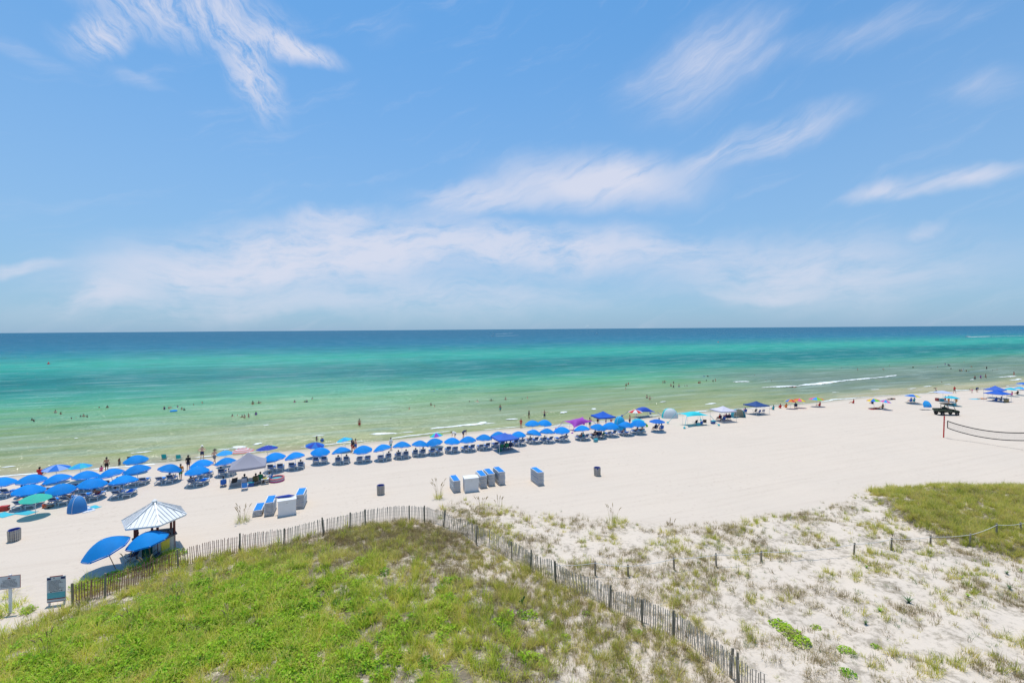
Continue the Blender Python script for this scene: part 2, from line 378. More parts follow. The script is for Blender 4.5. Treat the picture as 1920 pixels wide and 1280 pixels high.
# ------------------------------------------------------------------ sea
def swell(s, a):
    """height of the water: low swells running in to the shore"""
    sh = np.exp(-np.clip(s, 0, None)/160)*sstep(0, 10, s)
    ph = s*.42+7*fbm(a*.012, s*.01, 1, 3)+2.2*fbm(a*.05, s*.05, 2, 2)
    amp = .07+.30*vnoise(a*.018+3, s*.04, 4)**2
    cr = np.exp(-((ph/(2*math.pi)) % 1.0-.5)**2/.02)
    ch = .05*(fbm(a*.28, s*.5, 3, 3)-.5)
    return (amp*cr+ch)*sh
def sea_material():
    k = NT('sea_water'); geo = k.new('ShaderNodeNewGeometry'); pos = geo.outputs['Position']
    dt = k.new('ShaderNodeVectorMath', operation='DOT_PRODUCT'); sb = k.new('ShaderNodeVectorMath', operation='SUBTRACT')
    k.l(pos, sb.inputs[0]); sb.inputs[1].default_value = (0, SH_Y, 0); k.l(sb.outputs[0], dt.inputs[0]); dt.inputs[1].default_value = (SH_N.x, SH_N.y, 0)
    s = dt.outputs['Value']; ang = -math.atan2(SH_T.y, SH_T.x)
    lc = k.scalev(pos, (.35, 1, 1), ang)
    w1 = k.noise(lc, .018, 4, .55); w2 = k.noise(lc, .09, 5, .6)
    sw = k.math('ADD', s, k.math('ADD', k.math('MULTIPLY', k.math('SUBTRACT', w1, .5), 55.), k.math('MULTIPLY', k.math('SUBTRACT', w2, .5), 16.)))
    lg = k.math('LOGARITHM', k.math('ADD', k.math('MAXIMUM', sw, 0.), 8.), 10.)        # log scale of distance from shore
    u = k.mapr(lg, math.log10(8), math.log10(2008), smooth=False)
    rp_ = k.new('ShaderNodeValToRGB'); k.l(u, rp_.inputs[0]); cr = rp_.color_ramp
    def at(d): return (math.log10(d+8)-math.log10(8))/(math.log10(2008)-math.log10(8))
    stops = [(0, (.42, .375, 0.235)), (6, (.31, .325, 0.155)), (20, (.245, .302, 0.170)), (37, (.185, .318, 0.165)), (58, (.088, .33, 0.204)), (82, (.04, .255, 0.204)), (110, (.014, .178, 0.181)), (150, (.016, .20, 0.196)), (185, (.03, .30, 0.254)), (240, (.034, .315, 0.259)), (310, (.024, .225, 0.248)), (480, (.018, .155, 0.248)), (900, (.018, .128, 0.224)), (1900, (.018, .118, 0.213))]
    while len(cr.elements) < len(stops): cr.elements.new(.5)
    for e, (d_, c_) in zip(cr.elements, stops): e.position = min(at(d_), 1); e.color = c_+(1,)
    col = rp_.outputs[0]
    # weed beds and sand patches seen through the water
    pt = k.noise(lc, .03, 5, .6); col = k.mix(k.math('MULTIPLY', k.mapr(pt, .5, .72), .38), col, k.mix(.5, col, (.035, .085, .095)))
    pt2 = k.noise(lc, .22, 4, .6); col = k.mix(k.math('MULTIPLY', k.mapr(pt2, .45, .75), .30), col, k.mix(.55, col, (.03, .11, .11)))
    # a darker weed bed close inshore farther along the beach
    da = k.new('ShaderNodeVectorMath', operation='DOT_PRODUCT'); k.l(sb.outputs[0], da.inputs[0]); da.inputs[1].default_value = (SH_T.x, SH_T.y, 0)
    wb = k.math('MULTIPLY', k.mapr(k.math('ADD', da.outputs['Value'], k.math('MULTIPLY', k.math('SUBTRACT', w2, .5), 60.)), 62, 110), k.mapr(sw, 85, 45)); wb = k.math('MULTIPLY', wb, k.mapr(sw, 0, 7))
    col = k.mix(k.math('MULTIPLY', wb, .75), col, (.155, .205, .175))
    # clearer olive wave faces, plus wave shading and sky reflection painted into the colour
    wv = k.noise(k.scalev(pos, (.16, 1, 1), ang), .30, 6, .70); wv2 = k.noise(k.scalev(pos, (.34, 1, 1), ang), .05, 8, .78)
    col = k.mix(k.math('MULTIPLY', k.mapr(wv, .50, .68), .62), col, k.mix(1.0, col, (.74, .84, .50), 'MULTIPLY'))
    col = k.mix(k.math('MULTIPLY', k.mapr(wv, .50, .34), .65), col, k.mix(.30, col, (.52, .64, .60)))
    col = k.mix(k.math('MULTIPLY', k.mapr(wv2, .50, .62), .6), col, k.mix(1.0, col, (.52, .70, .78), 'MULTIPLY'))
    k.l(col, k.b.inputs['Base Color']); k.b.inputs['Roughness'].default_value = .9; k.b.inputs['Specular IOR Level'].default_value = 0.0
    rc = k.scalev(pos, (.42, 1, 1), ang)
    b1 = k.noise(rc, .55, 4, .6); b2 = k.noise(rc, 2.2, 4, .62); b3 = k.noise(rc, .12, 3, .5)
    h = k.math('ADD', k.math('ADD', b1, k.math('MULTIPLY', b2, .28)), k.math('MULTIPLY', b3, 1.6))
    bp = k.new('ShaderNodeBump'); bp.inputs['Strength'].default_value = .9; bp.inputs['Distance'].default_value = .8; k.l(h, bp.inputs['Height']); k.l(bp.outputs[0], k.b.inputs['Normal'])
    # the last metres over the sand are clear
    gl = k.new('ShaderNodeBsdfGlossy'); gl.inputs['Roughness'].default_value = .16; k.l(bp.outputs[0], gl.inputs['Normal'])
    ms = k.new('ShaderNodeMixShader'); ms.inputs[0].default_value = .09; k.l(k.b.outputs[0], ms.inputs[1]); k.l(gl.outputs[0], ms.inputs[2])
    al = k.mapr(s, -5.0, 4.0, .35, 1.0); tp = k.new('ShaderNodeBsdfTransparent'); m2 = k.new('ShaderNodeMixShader')
    k.l(al, m2.inputs[0]); k.l(tp.outputs[0], m2.inputs[1]); k.l(ms.outputs[0], m2.inputs[2]); k.l(m2.outputs[0], k.out.inputs['Surface'])
    return k.m
ss = axis([(-9,60,.45),(60,150,1.0),(150,420,6),(420,2000,80),(2000,60000,4000)])
aa = axis([(-60000,-3000,6000),(-3000,-400,200),(-400,-90,12),(-90,170,.9),(170,420,5),(420,3000,120),(3000,60000,6000)])
SS, AA = np.meshgrid(ss, aa)
wx = SS*SH_N.x+AA*SH_T.x; wy = SS*SH_N.y+AA*SH_T.y+SH_Y
wz = WATER_Z+swell(SS, AA)*sstep(420, 250, SS)*sstep(-200, -90, AA)*sstep(420, 200, AA)
me = bpy.data.meshes.new('sea'); nv, nu = wx.shape
I = np.arange(nv*nu).reshape(nv, nu); F = np.stack([I[:-1,:-1].ravel(), I[1:,:-1].ravel(), I[1:,1:].ravel(), I[:-1,1:].ravel()], 1)
np_mesh(me, np.stack([wx.ravel(), wy.ravel(), wz.ravel()], 1), F)
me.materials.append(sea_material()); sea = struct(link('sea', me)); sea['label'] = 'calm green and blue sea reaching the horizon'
def water_z(x, y):
    s = offshore(x, y); return float(WATER_Z+swell(s, along(x, y)))
# white water
def foam_material():
    k = NT('sea_foam'); geo = k.new('ShaderNodeNewGeometry'); pos = geo.outputs['Position']
    at = k.new('ShaderNodeAttribute', attribute_name='edge')
    n = k.noise(k.scalev(pos, (.5, 1, 1), -math.atan2(SH_T.y, SH_T.x)), 1.5, 6, .72)
    a = k.mapr(k.math('ADD', n, k.math('MULTIPLY', at.outputs['Fac'], .5)), .62, .80)
    k.b.inputs['Base Color'].default_value = (.78, .80, .79, 1); k.b.inputs['Roughness'].default_value = .8; k.l(a, k.b.inputs['Alpha'])
    return k.m
FOAM = foam_material()
def foam(p0, p1, width, h=.16, name='foam_crest'):
    a, b = (W(*p0), W(*p1)) if not isinstance(p0, Vector) else (p0, p1); L = (b-a).length; n = max(8, int(L/.6)); m = 6; vs = []; ed = []
    d = (b-a).normalized(); nn = Vector((-d.y, d.x, 0))
    if nn.dot(Vector((SH_N.x, SH_N.y, 0))) < 0: nn = -nn
    ph = rnd.random()*50
    for j in range(m+1):
        for i in range(n+1):
            t = i/n; w = width*(.35+1.1*float(vnoise(t*L*.22+ph, 1.5, 2)))*math.sin(math.pi*min(max(t*.94+.03, 0), 1))**.45
            off = (float(fbm(t*L*.12+ph, 4.4, 3, 3))-.5)*1.8
            q = j/m; p = a+(b-a)*t+nn*(off+(q-.5)*w*2)
            e = min(q, 1-q)*2*min(1, min(t, 1-t)*n/3.0)
            vs.append((p.x, p.y, water_z(p.x, p.y)+.02+h*e*(.4+.9*float(vnoise(p.x*1.2, p.y*1.2, 5))))); ed.append(e)
    fs = [(j*(n+1)+i, j*(n+1)+i+1, (j+1)*(n+1)+i+1, (j+1)*(n+1)+i) for j in range(m) for i in range(n)]
    me = bpy.data.meshes.new(name); me.from_pydata(vs, [], fs); me.polygons.foreach_set('use_smooth', [True]*len(fs))
    at = me.attributes.new('edge', 'FLOAT', 'POINT'); at.data.foreach_set('value', ed); me.materials.append(FOAM)
    return link(name, me, sea)
for p0, p1, w_ in [((683,815),(752,811),.9),((800,804),(918,792),1.1),((896,794),(917,791),.7),((941,787),(975,784),1.0),((1046,775.5),(1068,773),.9),((1106,768.5),(1119,767.5),.6),((1234,756),(1254,754.5),.7),((1371,717),(1410,715.5),1.2),
        ((1424,728),(1500,724),1.6),((1490,724),(1592,713),2.0),((1580,713.5),(1645,708),1.4),((1635,709),(1684,703.5),.9),((1872,708),(1906,705),1.0),((1886,713),(1916,710.5),.8),((1818,713),(1826,712),.5),((428,839),(468,836),1.1),((470,834),(495,832),.8),((134,825.5),(146,824.5),.25),((490,798),(507,796.5),.4),((660,857),(700,848),.18),((520,863),(580,852),.16),((760,833),(850,823),.16),((1000,806),(1100,794),.16)]:
    foam(p0, p1, w_)

rw = random.Random(8); t_ = -75.0
def shore_pt(al, off):
    x = al*SH_T.x+off*SH_N.x; y = SH_Y+al*SH_T.y+off*SH_N.y; cusp = float((fbm(np.array(al*.035), np.array(3.3), 2, 3)-.5)*5.0); return Vector((x-SH_N.x*cusp, y-SH_N.y*cusp, WATER_Z))
while t_ < 190:                                  # swash lines along the edge of the water
    L_ = rw.uniform(5, 15); o1 = rw.uniform(.2, 1.6); foam(shore_pt(t_, o1), shore_pt(t_+L_, o1+rw.uniform(-.6, .6)), rw.uniform(.22, .5), .04)
    if rw.random() < .45: o1 = rw.uniform(3.5, 9); foam(shore_pt(t_+2, o1), shore_pt(t_+2+rw.uniform(2, 6), o1+rw.uniform(-.4, .4)), rw.uniform(.2, .5), .10)
    t_ += L_*rw.uniform(.8, 1.3)
# ------------------------------------------------------------------ vegetation
def plant_material(name, cols, transl=.35, scale=.7):
    k = NT(name); geo = k.new('ShaderNodeNewGeometry'); pos = geo.outputs['Position']; oi = k.new('ShaderNodeObjectInfo')
    at = k.new('ShaderNodeAttribute', attribute_name='tip'); br = k.new('ShaderNodeAttribute', attribute_name='each')
    n1 = k.noise(pos, scale, 5, .6)
    f = k.math('ADD', k.math('MULTIPLY', k.math('SUBTRACT', n1, .5), 1.7), k.math('ADD', k.math('ADD', k.math('MULTIPLY', oi.outputs['Random'], .62), k.math('MULTIPLY', br.outputs['Fac'], .62)), .04), True)
    rp_ = k.new('ShaderNodeValToRGB'); k.l(f, rp_.inputs[0]); cr = rp_.color_ramp
    while len(cr.elements) < len(cols): cr.elements.new(.5)
    for i, (e, c) in enumerate(zip(cr.elements, cols)): e.position = i/(len(cols)-1); e.color = c+(1,)
    col = k.mix(k.math('MULTIPLY', at.outputs['Fac'], .28), rp_.outputs[0], (.55, .46, .17))
    k.l(col, k.b.inputs['Base Color']); k.b.inputs['Roughness'].default_value = .55; k.b.inputs['Specular IOR Level'].default_value = .25
    tr = k.new('ShaderNodeBsdfTranslucent'); k.l(col, tr.inputs['Color']); ms = k.new('ShaderNodeMixShader'); ms.inputs[0].default_value = transl
    k.l(k.b.outputs[0], ms.inputs[1]); k.l(tr.outputs[0], ms.inputs[2]); k.l(ms.outputs[0], k.out.inputs['Surface'])
    return k.m
GREEN = plant_material('dune_grass_green', [(.08,.19,.012), (.28,.46,.020), (.56,.72,.04), (.80,.80,.10), (.84,.70,.22)], .55)
OLIVE = plant_material('dune_grass_olive', [(.17,.23,.03), (.42,.48,.05), (.66,.64,.10), (.74,.62,.22)], .5)
DRY = plant_material('dune_grass_dry', [(.14,.10,.05), (.27,.19,.10), (.46,.35,.20), (.28,.25,.07)], .25)
LEAF = plant_material('beach_vine_leaf', [(.05,.18,.010), (.22,.46,.02), (.44,.68,.03), (.40,.50,.05)], .4, .8)
GREY = plant_material('dune_herb_greygreen', [(.12,.20,.10), (.17,.25,.14), (.13,.22,.06)], .25, .8)
SEED = plant_material('sea_oat_seed', [(.42,.30,.13), (.50,.38,.19), (.38,.28,.12)], .25)
def blade(m, tips, base, ang, lean, h, w, seg=3, curl=.5):
    d = Vector((math.cos(ang), math.sin(ang), 0)); sd = Vector((-d.y, d.x, 0)); vs = []; tp = []
    p = Vector(base); th = lean*.4
    for i in range(seg+1):
        t = i/seg; ww = w*(1-t*.92)*.5
        vs += [p-sd*ww, p+sd*ww]; tp += [t, t]
        th = lean*.4+(lean+curl*lean)*t
        p = p+(Vector((0, 0, 1))*math.cos(th)+d*math.sin(th))*(h/seg)
    m.add(vs, [(2*i, 2*i+1, 2*i+3, 2*i+2) for i in range(seg)]); tips += tp
def each_attr(me):                              # a random number for every blade or leaf, for its colour
    n = len(me.vertices); par = np.arange(n)
    ed = np.zeros(len(me.edges)*2, np.int32); me.edges.foreach_get('vertices', ed); ed = ed.reshape(-1, 2)
    for _ in range(12):
        lo = np.minimum(par[ed[:,0]], par[ed[:,1]]); np.minimum.at(par, ed[:,0], lo); np.minimum.at(par, ed[:,1], lo)
    a = me.attributes.new('each', 'FLOAT', 'POINT'); a.data.foreach_set('value', np.modf(np.abs(np.sin(par*12.9898)*43758.5453))[0].astype(np.float32))
def src(name, m, tips, mt):
    me = m.mesh(name, mt); a = me.attributes.new('tip', 'FLOAT', 'POINT'); a.data.foreach_set('value', tips); each_attr(me)
    o = bpy.data.objects.new(name, me); return o
def tuft(name, mt, n, h, spread, w, lean, seed, seg=3):
    r = random.Random(seed); m = MB(); tips = []
    for i in range(n):
        a = r.uniform(0, 6.283); q = spread*math.sqrt(r.random()); b = (q*math.cos(a), q*math.sin(a), -.03)
        blade(m, tips, b, a+r.uniform(-.9, .9), r.uniform(.1, 1)*lean+.05, h*r.uniform(.5, 1.1), w*r.uniform(.7, 1.2), seg, r.uniform(.2, 1.1))
    return src(name, m, tips, mt)
def leafy(name, mt, n, rad, h, ls, seed):
    r = random.Random(seed); m = MB(); tips = []
    for i in range(9):                              # runners
        a = .7*i; m.tube([(0, 0, h*.5), (rad*.5*math.cos(a), rad*.5*math.sin(a), h*.45), (rad*math.cos(a), rad*math.sin(a), .02)], .012, 4)
    tips += [.5]*len(m.v)
    for i in range(n):
        a = r.uniform(0, 6.283); q = rad*math.sqrt(r.random()); z = h*(1-(q/rad)**2*.8)*r.uniform(.2, 1.1)+.01
        c = Vector((q*math.cos(a), q*math.sin(a), z)); M = Euler((r.uniform(-.8, .8), r.uniform(-.8, .8), r.uniform(0, 6.28))).to_matrix(); s = ls*r.uniform(.6, 1.3)
        vs = [c+M@(Vector(v)*s) for v in ((-.5, 0, 0), (0, -.34, .08), (.5, 0, 0), (0, .34, .08))]
        m.add(vs, [(0, 1, 2), (0, 2, 3)]); tips += [0, .1, .2, .1]
    return src(name, m, tips, mt)
def rosette(name, mt, n, rad, seed):
    r = random.Random(seed); m = MB(); tips = []
    for i in range(n):
        a = 2.4*i+r.uniform(-.2, .2); blade(m, tips, (0, 0, .01), a, r.uniform(.7, 1.25), rad*r.uniform(.7, 1.1), rad*.24, 3, .3)
    return src(name, m, [t*.3 for t in tips], mt)
def collection(name, objs):
    c = bpy.data.collections.new(name)
    for o in objs: c.objects.link(o)
    return c
C_GREEN = collection('src_green', [tuft('blade_clump_a%d' % i, GREEN, 30, .55, .22, .030, 1.15, 10+i) for i in range(5)])
C_TALL = collection('src_tall', [tuft('blade_clump_b%d' % i, GREEN, 16, .95, .12, .030, 1.15, 20+i, 4) for i in range(4)])
C_OLIVE = collection('src_olive', [tuft('blade_clump_c%d' % i, OLIVE, 28, .50, .18, .024, .95, 30+i) for i in range(4)])
C_DRY = collection('src_dry', [tuft('blade_clump_d%d' % i, DRY, 34, .32, .20, .014, 1.1, 40+i) for i in range(4)])
C_LEAF = collection('src_leaf', [leafy('leaf_clump_%d' % i, LEAF, 64, .36, .26, .11, 50+i) for i in range(4)])
C_SMALL = collection('src_small', [tuft('sprig_%d' % i, (OLIVE, DRY, DRY, GREY)[i], 14, .26, .09, .014, .9, 60+i) for i in range(4)])
C_MAT = collection('src_mat', [tuft('runner_mat_%d' % i, DRY, 40, .26, .42, .009, 1.5, 70+i) for i in range(3)])
def scatter_tree(name, coll):
    g = bpy.data.node_groups.new(name, 'GeometryNodeTree')
    g.interface.new_socket('Geometry', in_out='INPUT', socket_type='NodeSocketGeometry'); g.interface.new_socket('Geometry', in_out='OUTPUT', socket_type='NodeSocketGeometry')
    N = g.nodes; gi = N.new('NodeGroupInput'); go = N.new('NodeGroupOutput'); ip = N.new('GeometryNodeInstanceOnPoints'); ci = N.new('GeometryNodeCollectionInfo')
    ci.inputs['Collection'].default_value = coll; ci.inputs['Separate Children'].default_value = True; ci.inputs['Reset Children'].default_value = True
    def na(nm, ty):
        n = N.new('GeometryNodeInputNamedAttribute'); n.data_type = ty; n.inputs['Name'].default_value = nm; return n.outputs['Attribute']
    L = g.links.new; L(gi.outputs[0], ip.inputs['Points']); L(ci.outputs[0], ip.inputs['Instance']); ip.inputs['Pick Instance'].default_value = True
    L(na('idx', 'INT'), ip.inputs['Instance Index']); L(na('scl', 'FLOAT_VECTOR'), ip.inputs['Scale'])
    er = N.new('FunctionNodeEulerToRotation'); L(na('rot', 'FLOAT_VECTOR'), er.inputs[0]); L(er.outputs[0], ip.inputs['Rotation'])
    L(ip.outputs[0], go.inputs[0]); return g
def scatter(name, pts, coll, smin, smax, label, cat, seed, ztilt=.18):
    n = len(pts); rs = np.random.RandomState(seed); me = bpy.data.meshes.new(name)
    P = np.asarray(pts, np.float32); z = ground_z(P[:,0], P[:,1]); V = np.stack([P[:,0], P[:,1], z], 1).astype(np.float32)
    me.vertices.add(n); me.vertices.foreach_set('co', V.ravel())
    s = rs.uniform(smin, smax, n); s3 = np.stack([s, s, s*rs.uniform(.75, 1.2, n)], 1)
    rot = np.stack([rs.normal(0, ztilt, n), rs.normal(0, ztilt, n), rs.uniform(0, 6.283, n)], 1)
    a = me.attributes.new('idx', 'INT', 'POINT'); a.data.foreach_set('value', rs.randint(0, len(coll.objects), n).astype(np.int32))
    a = me.attributes.new('scl', 'FLOAT_VECTOR', 'POINT'); a.data.foreach_set('vector', s3.astype(np.float32).ravel())
    a = me.attributes.new('rot', 'FLOAT_VECTOR', 'POINT'); a.data.foreach_set('vector', rot.astype(np.float32).ravel())
    me.update(); o = link(name, me); md = o.modifiers.new('scatter', 'NODES'); md.node_group = scatter_tree(name+'_nodes', coll)
    return tag(o, label, cat, kind='stuff')
rs = np.random.RandomState(77)
def candidates(n, x0, x1, y0, y1):
    P = np.stack([rs.uniform(x0, x1, n), rs.uniform(y0, y1, n)], 1); px, py = proj(P[:,0], P[:,1], ground_z(P[:,0], P[:,1]))
    k = (px > -160) & (px < 2080) & (py < 1420); return P[k], px[k], py[k]
P, px, py = candidates(90000, -46, 60, 11, 48)
g, d, o_, rp = veg(px, py); U = rs.rand(len(P)); U2 = rs.rand(len(P))
clump = fbm(P[:,0]*.45, P[:,1]*.45, 6, 4); clump2 = fbm(P[:,0]*.8+40, P[:,1]*.8, 2, 3)
lush = sstep(820, 300, px+(1150-py)*.9)                                   # lower left is the greenest
def pick(prob): return P[U < prob]
fyv = np.where(px < 136, 1132+(136-px)*.42, fence_y(px)); ev = py-fyv; inside = sstep(0, 10, np.where(px < 136, -9, ev))*o_
mr = sstep(480, 880, px); belt = sstep(85, 20, ev-55*mr)*sstep(-40, -4, ev); patchy = fbm(P[:,0]*.5+9, P[:,1]*.5, 4, 4)
lush = np.clip(lush*1.25, 0, 1)*(1-belt)*np.where((px < 80) & (py < 1165), .12, 1.0); gm_ = sstep(-.06, .10, clump-.64+.5*g)*sstep(0, .2, g)
scatter('dune_grass', pick(gm_*(.17+.26*lush)*(1-.75*belt)*sstep(.30, .46, clump+.12*lush)), C_GREEN, .7, 1.35, 'dense bright green grass covering the dune inside the slat fence', 'grass', 1)
U = rs.rand(len(P)); scatter('tall_dune_grass', pick(g*(.16+.14*mr)*sstep(.44, .58, clump2)*(1-.6*belt)+g*.03), C_TALL, .7, 1.2, 'tall arching grass blades rising out of the fenced green dune', 'grass', 2)
U = rs.rand(len(P)); scatter('olive_dune_grass', pick(gm_*(.08+.30*belt+.22*mr)*sstep(.36, .54, clump2)+sstep(-.04, .1, clump-.62+.40*rp)*sstep(0, .25, rp)*.62), C_OLIVE, .7, 1.25, 'olive and yellow-green dune grass in dense stands', 'grass', 3)
U = rs.rand(len(P)); scatter('beach_vine', pick(g*lush*.80*sstep(.40, .52, clump2)+g*mr*(1-belt)*.22*sstep(.5, .6, patchy)), C_LEAF, .7, 1.35, 'glossy green leafy vine spreading among the dune grass', 'vine', 4)
U = rs.rand(len(P)); scatter('dry_dune_grass', pick(d*.95+g*(.06+.42*belt+.40*mr)*sstep(.42, .58, patchy)+o_*.26*sstep(.48, .62, clump)+inside*.30+rp*.22*sstep(.45, .6, patchy)), C_DRY, .6, 1.5, 'dry brown grass and dead stems matted on the dune sand', 'grass', 5)
U = rs.rand(len(P)); scatter('dune_sprigs', pick(o_*.34*sstep(.40, .58, clump2)+o_*.03+inside*.2), C_SMALL, .5, 1.6, 'sparse small sprigs dotted over the open white dune sand', 'grass', 6)
U = rs.rand(len(P)); scatter('runner_grass', pick(o_*.15*sstep(.50, .64, clump)+d*.3+inside*.1+g*(belt*.2+mr*.25)*sstep(.4, .6, clump)), C_MAT, .6, 1.2, 'grey-brown mats of creeping runners on the open dune', 'grass', 7)
U = rs.rand(len(P)); scatter('open_dune_tufts', pick(o_*.16*sstep(.52, .64, clump2)+inside*.22*sstep(.4, .6, clump)), C_OLIVE, .5, 1.3, 'scattered olive tufts standing on the open white dune', 'grass', 8)

# plants one can tell apart: sea oat clumps, vine patches and rosettes
def sea_oats(px_, py_, n, h, label, seed, rad=.35):
    r = random.Random(seed); p = G(px_, py_); t = empty('sea_oat_clump', p, r.uniform(0, 6))
    m = MB(); tips = []
    for i in range(int(n*9)):
        a = r.uniform(0, 6.283); q = rad*math.sqrt(r.random()); blade(m, tips, (q*math.cos(a), q*math.sin(a), -.05), a+r.uniform(-.6, .6), r.uniform(.15, .8), h*r.uniform(.3, .6), .024, 3)
    me = m.mesh('leaves', OLIVE); a_ = me.attributes.new('tip', 'FLOAT', 'POINT'); a_.data.foreach_set('value', tips); each_attr(me); link('leaves', me, t)
    for i in range(n):
        a = r.uniform(0, 6.283); q = rad*.6*math.sqrt(r.random()); ln = r.uniform(.05, .3); hh = h*r.uniform(.75, 1.1); m = MB()
        b = Vector((q*math.cos(a), q*math.sin(a), -.04)); pts = [b+Vector((math.cos(a)*ln*hh*u*u, math.sin(a)*ln*hh*u*u, hh*u)) for u in (0, .35, .7, 1)]
        m.tube(pts, [.008, .007, .006, .004], 4); st = m.build('stalk', SEED, t)
        m = MB(); e = pts[-1]; d_ = (pts[-1]-pts[-2]).normalized()
        m.tube([e-d_*.12, e+d_*.02, e+d_*.18+Vector((math.cos(a)*.03, math.sin(a)*.03, -.02)), e+d_*.28+Vector((math.cos(a)*.09, math.sin(a)*.09, -.06))], [.006, .028, .024, .004], 5); m.build('seed_head', SEED, st)
    return tag(t, label, 'sea oats', 'sea oat clumps on the sand')
sea_oats(455, 977, 11, 1.35, 'sea oat clump on sand beside the low lounger stack', 1, .55)
sea_oats(822, 934, 11, 1.6, 'tall sea oat clump beside the white box with four lounger stacks', 2, .40)
sea_oats(903, 950, 8, .9, 'broad low sea oat clump on sand in front of the lounger stacks', 3, .7)
sea_oats(935, 952, 7, .9, 'yellow-green sea oat clump next to the broad low one', 4, .6)
sea_oats(1258, 1002, 6, 1.0, 'dark upright sea oat clump alone on the open dune', 5, .35)
sea_oats(1150, 978, 7, 1.2, 'thin wispy sea oat clump at the upper edge of the dune', 6, .55)
for i, (x, y) in enumerate([(690, 1040),(250, 1180),(160, 1160),(275, 1075),(240, 1068),(330, 1140),(90, 1235),(430, 1180)]):
    sea_oats(x, y, 4, 1.15, 'arching sea oat stalks rising from the green fenced dune', 20+i, .3)
def patch(name, px_, py_, kind, sc, label, cat, group, seed):
    p = G(px_, py_); o = kind(name, seed); COL.objects.link(o); o.location = p; o.scale = (sc,)*3; o.rotation_euler = (0, 0, seed*1.3); return tag(o, label, cat, group)
for i, (x, y, s_, lb) in enumerate([(1462,1172,1.5,'beachward end of the bright green vine patch by the fence end'),(1480,1186,1.7,'middle of the bright green vine patch by the fence end'),(1500,1203,1.6,'fenceward end of the bright green vine patch by the fence end'),(1530,1176,.8,'small green vine beside the bright vine patch'),(1588,1222,1.2,'green vine sprawl below the starry rosette'),(1590,1262,1.0,'bright round-leaved vine between dry tufts on the open dune'),(1643,1212,.7,'single green vine tuft on bare dune sand'),(1100,1150,.8,'green vine sprig beside the slat fence'),(1030,1170,.9,'leafy green vine on sand inside the fence'),(1060,1195,.8,'second leafy vine on sand inside the fence'),(1195,1185,.8,'leafy vine inside the fence near its last posts')]):
    patch('beach_vine_patch', x, y, lambda nm, sd: leafy(nm, LEAF, 90, .34, .16, .10, sd), s_, lb, 'vine', 'vine patches on the open dune', 200+i)
for i, (x, y, s_, lb) in enumerate([(1704,1130,1.5,'large green starry rosette alone on white sand'),(1650,1146,.9,'grey-green rosette beside the large starry one'),(1893,1104,1.1,'broad green rosette on the bare upper slope'),(1815,1118,.8,'pale rosette between sprigs on the bare slope'),(1623,1170,.9,'spiky grey rosette above the vine sprawl'),(1803,1084,.8,'olive rosette on grey litter'),(1888,1076,.9,'broad olive rosette by the rope line'),(1915,1072,.8,'green rosette at the far end of the slope'),(1742,1036,.7,'green rosette below the rope posts'),(1625,1064,.8,'dark rosette under the rope line')]):
    patch('dune_rosette', x, y, lambda nm, sd: rosette(nm, LEAF if sd % 2 else GREY, 13, .34, sd), s_, lb, 'plant', 'rosettes on the open dune', 300+i)
# ------------------------------------------------------------------ materials of the built things
SLAT_RED = mat('fence_slat_red', (.38, .18, .14), .85, .35, 6); SLAT_GREY = mat('fence_slat_grey', (.50, .43, .35), .9, .3, 6); POST = mat('post_wood', (.26, .22, .16), .9, .35, 5, bump=.4)
WIRE = mat('fence_wire', (.30, .29, .28), .5, .2, 8, metal=.7); ROPE = mat('rope', (.62, .60, .56), .9, .15, 10)
WHITE = mat('white_resin', (.74, .72, .69), .45, .07, 4); WHITE_PAINT = mat('white_paint', (.72, .71, .70), .5, .08, 3)
BLUE = mat('rental_blue_cloth', (.002, .30, .82), .75, .20, 1.5, transl=.42); SLING = mat('blue_sling', (.008, .22, .64), .7, .15, 3, transl=.1); SLING_SHADED = mat('blue_sling_shaded', (.02, .07, .20), .7, .2, 3)  # darker blue copy has the shade on the lounger backs painted in
TIMBER = mat('grey_timber', (.47, .45, .42), .9, .3, 5, bump=.4); DARKRED = mat('dark_red_timber', (.16, .045, .035), .8, .3, 5); ROOF = mat('sheet_metal_roof', (.76, .76, .76), .5, .08, 2, metal=.1)
BLACK = mat('black_plastic', (.02, .02, .022), .6, .3, 5); NAVY = mat('navy_cloth', (.012, .03, .10), .8, .25, 3); LINER = mat('blue_liner', (.015, .035, .22), .35, .2, 4)
SEAM = mat('roof_seam', (.50, .51, .53), .5, .1, 3, metal=.3); YELLOW = mat('yellow_board', (.66, .52, .05), .6, .1, 3); GREEN_P = mat('green_plastic', (.01, .17, .11), .5, .15, 3); STEEL = mat('galvanised_steel', (.5, .5, .5), .4, .1, 4, metal=.8)
SIGN = mat('sign_board', (.55, .56, .58), .55, .06, 3); PRINT = mat('sign_print', (.07, .05, .055), .7, .1, 8); PRINT_BLUE = mat('sign_print_blue', (.012, .025, .12), .7, .1, 8); PRINT_RED = mat('sign_print_red', (.25, .03, .03), .7, .1, 8); PRINT_TEAL = mat('sign_print_teal', (.12, .42, .48), .7, .2, 2)
RED = mat('red_paint', (.62, .012, .012), .5, .15, 3); RUBBER = mat('tyre_rubber', (.022, .022, .024), .85, .3, 12); UTVG = mat('utility_green_paint', (.04, .062, .035), .4, .15, 3); SEAT = mat('seat_vinyl', (.05, .05, .045), .6, .2, 4)

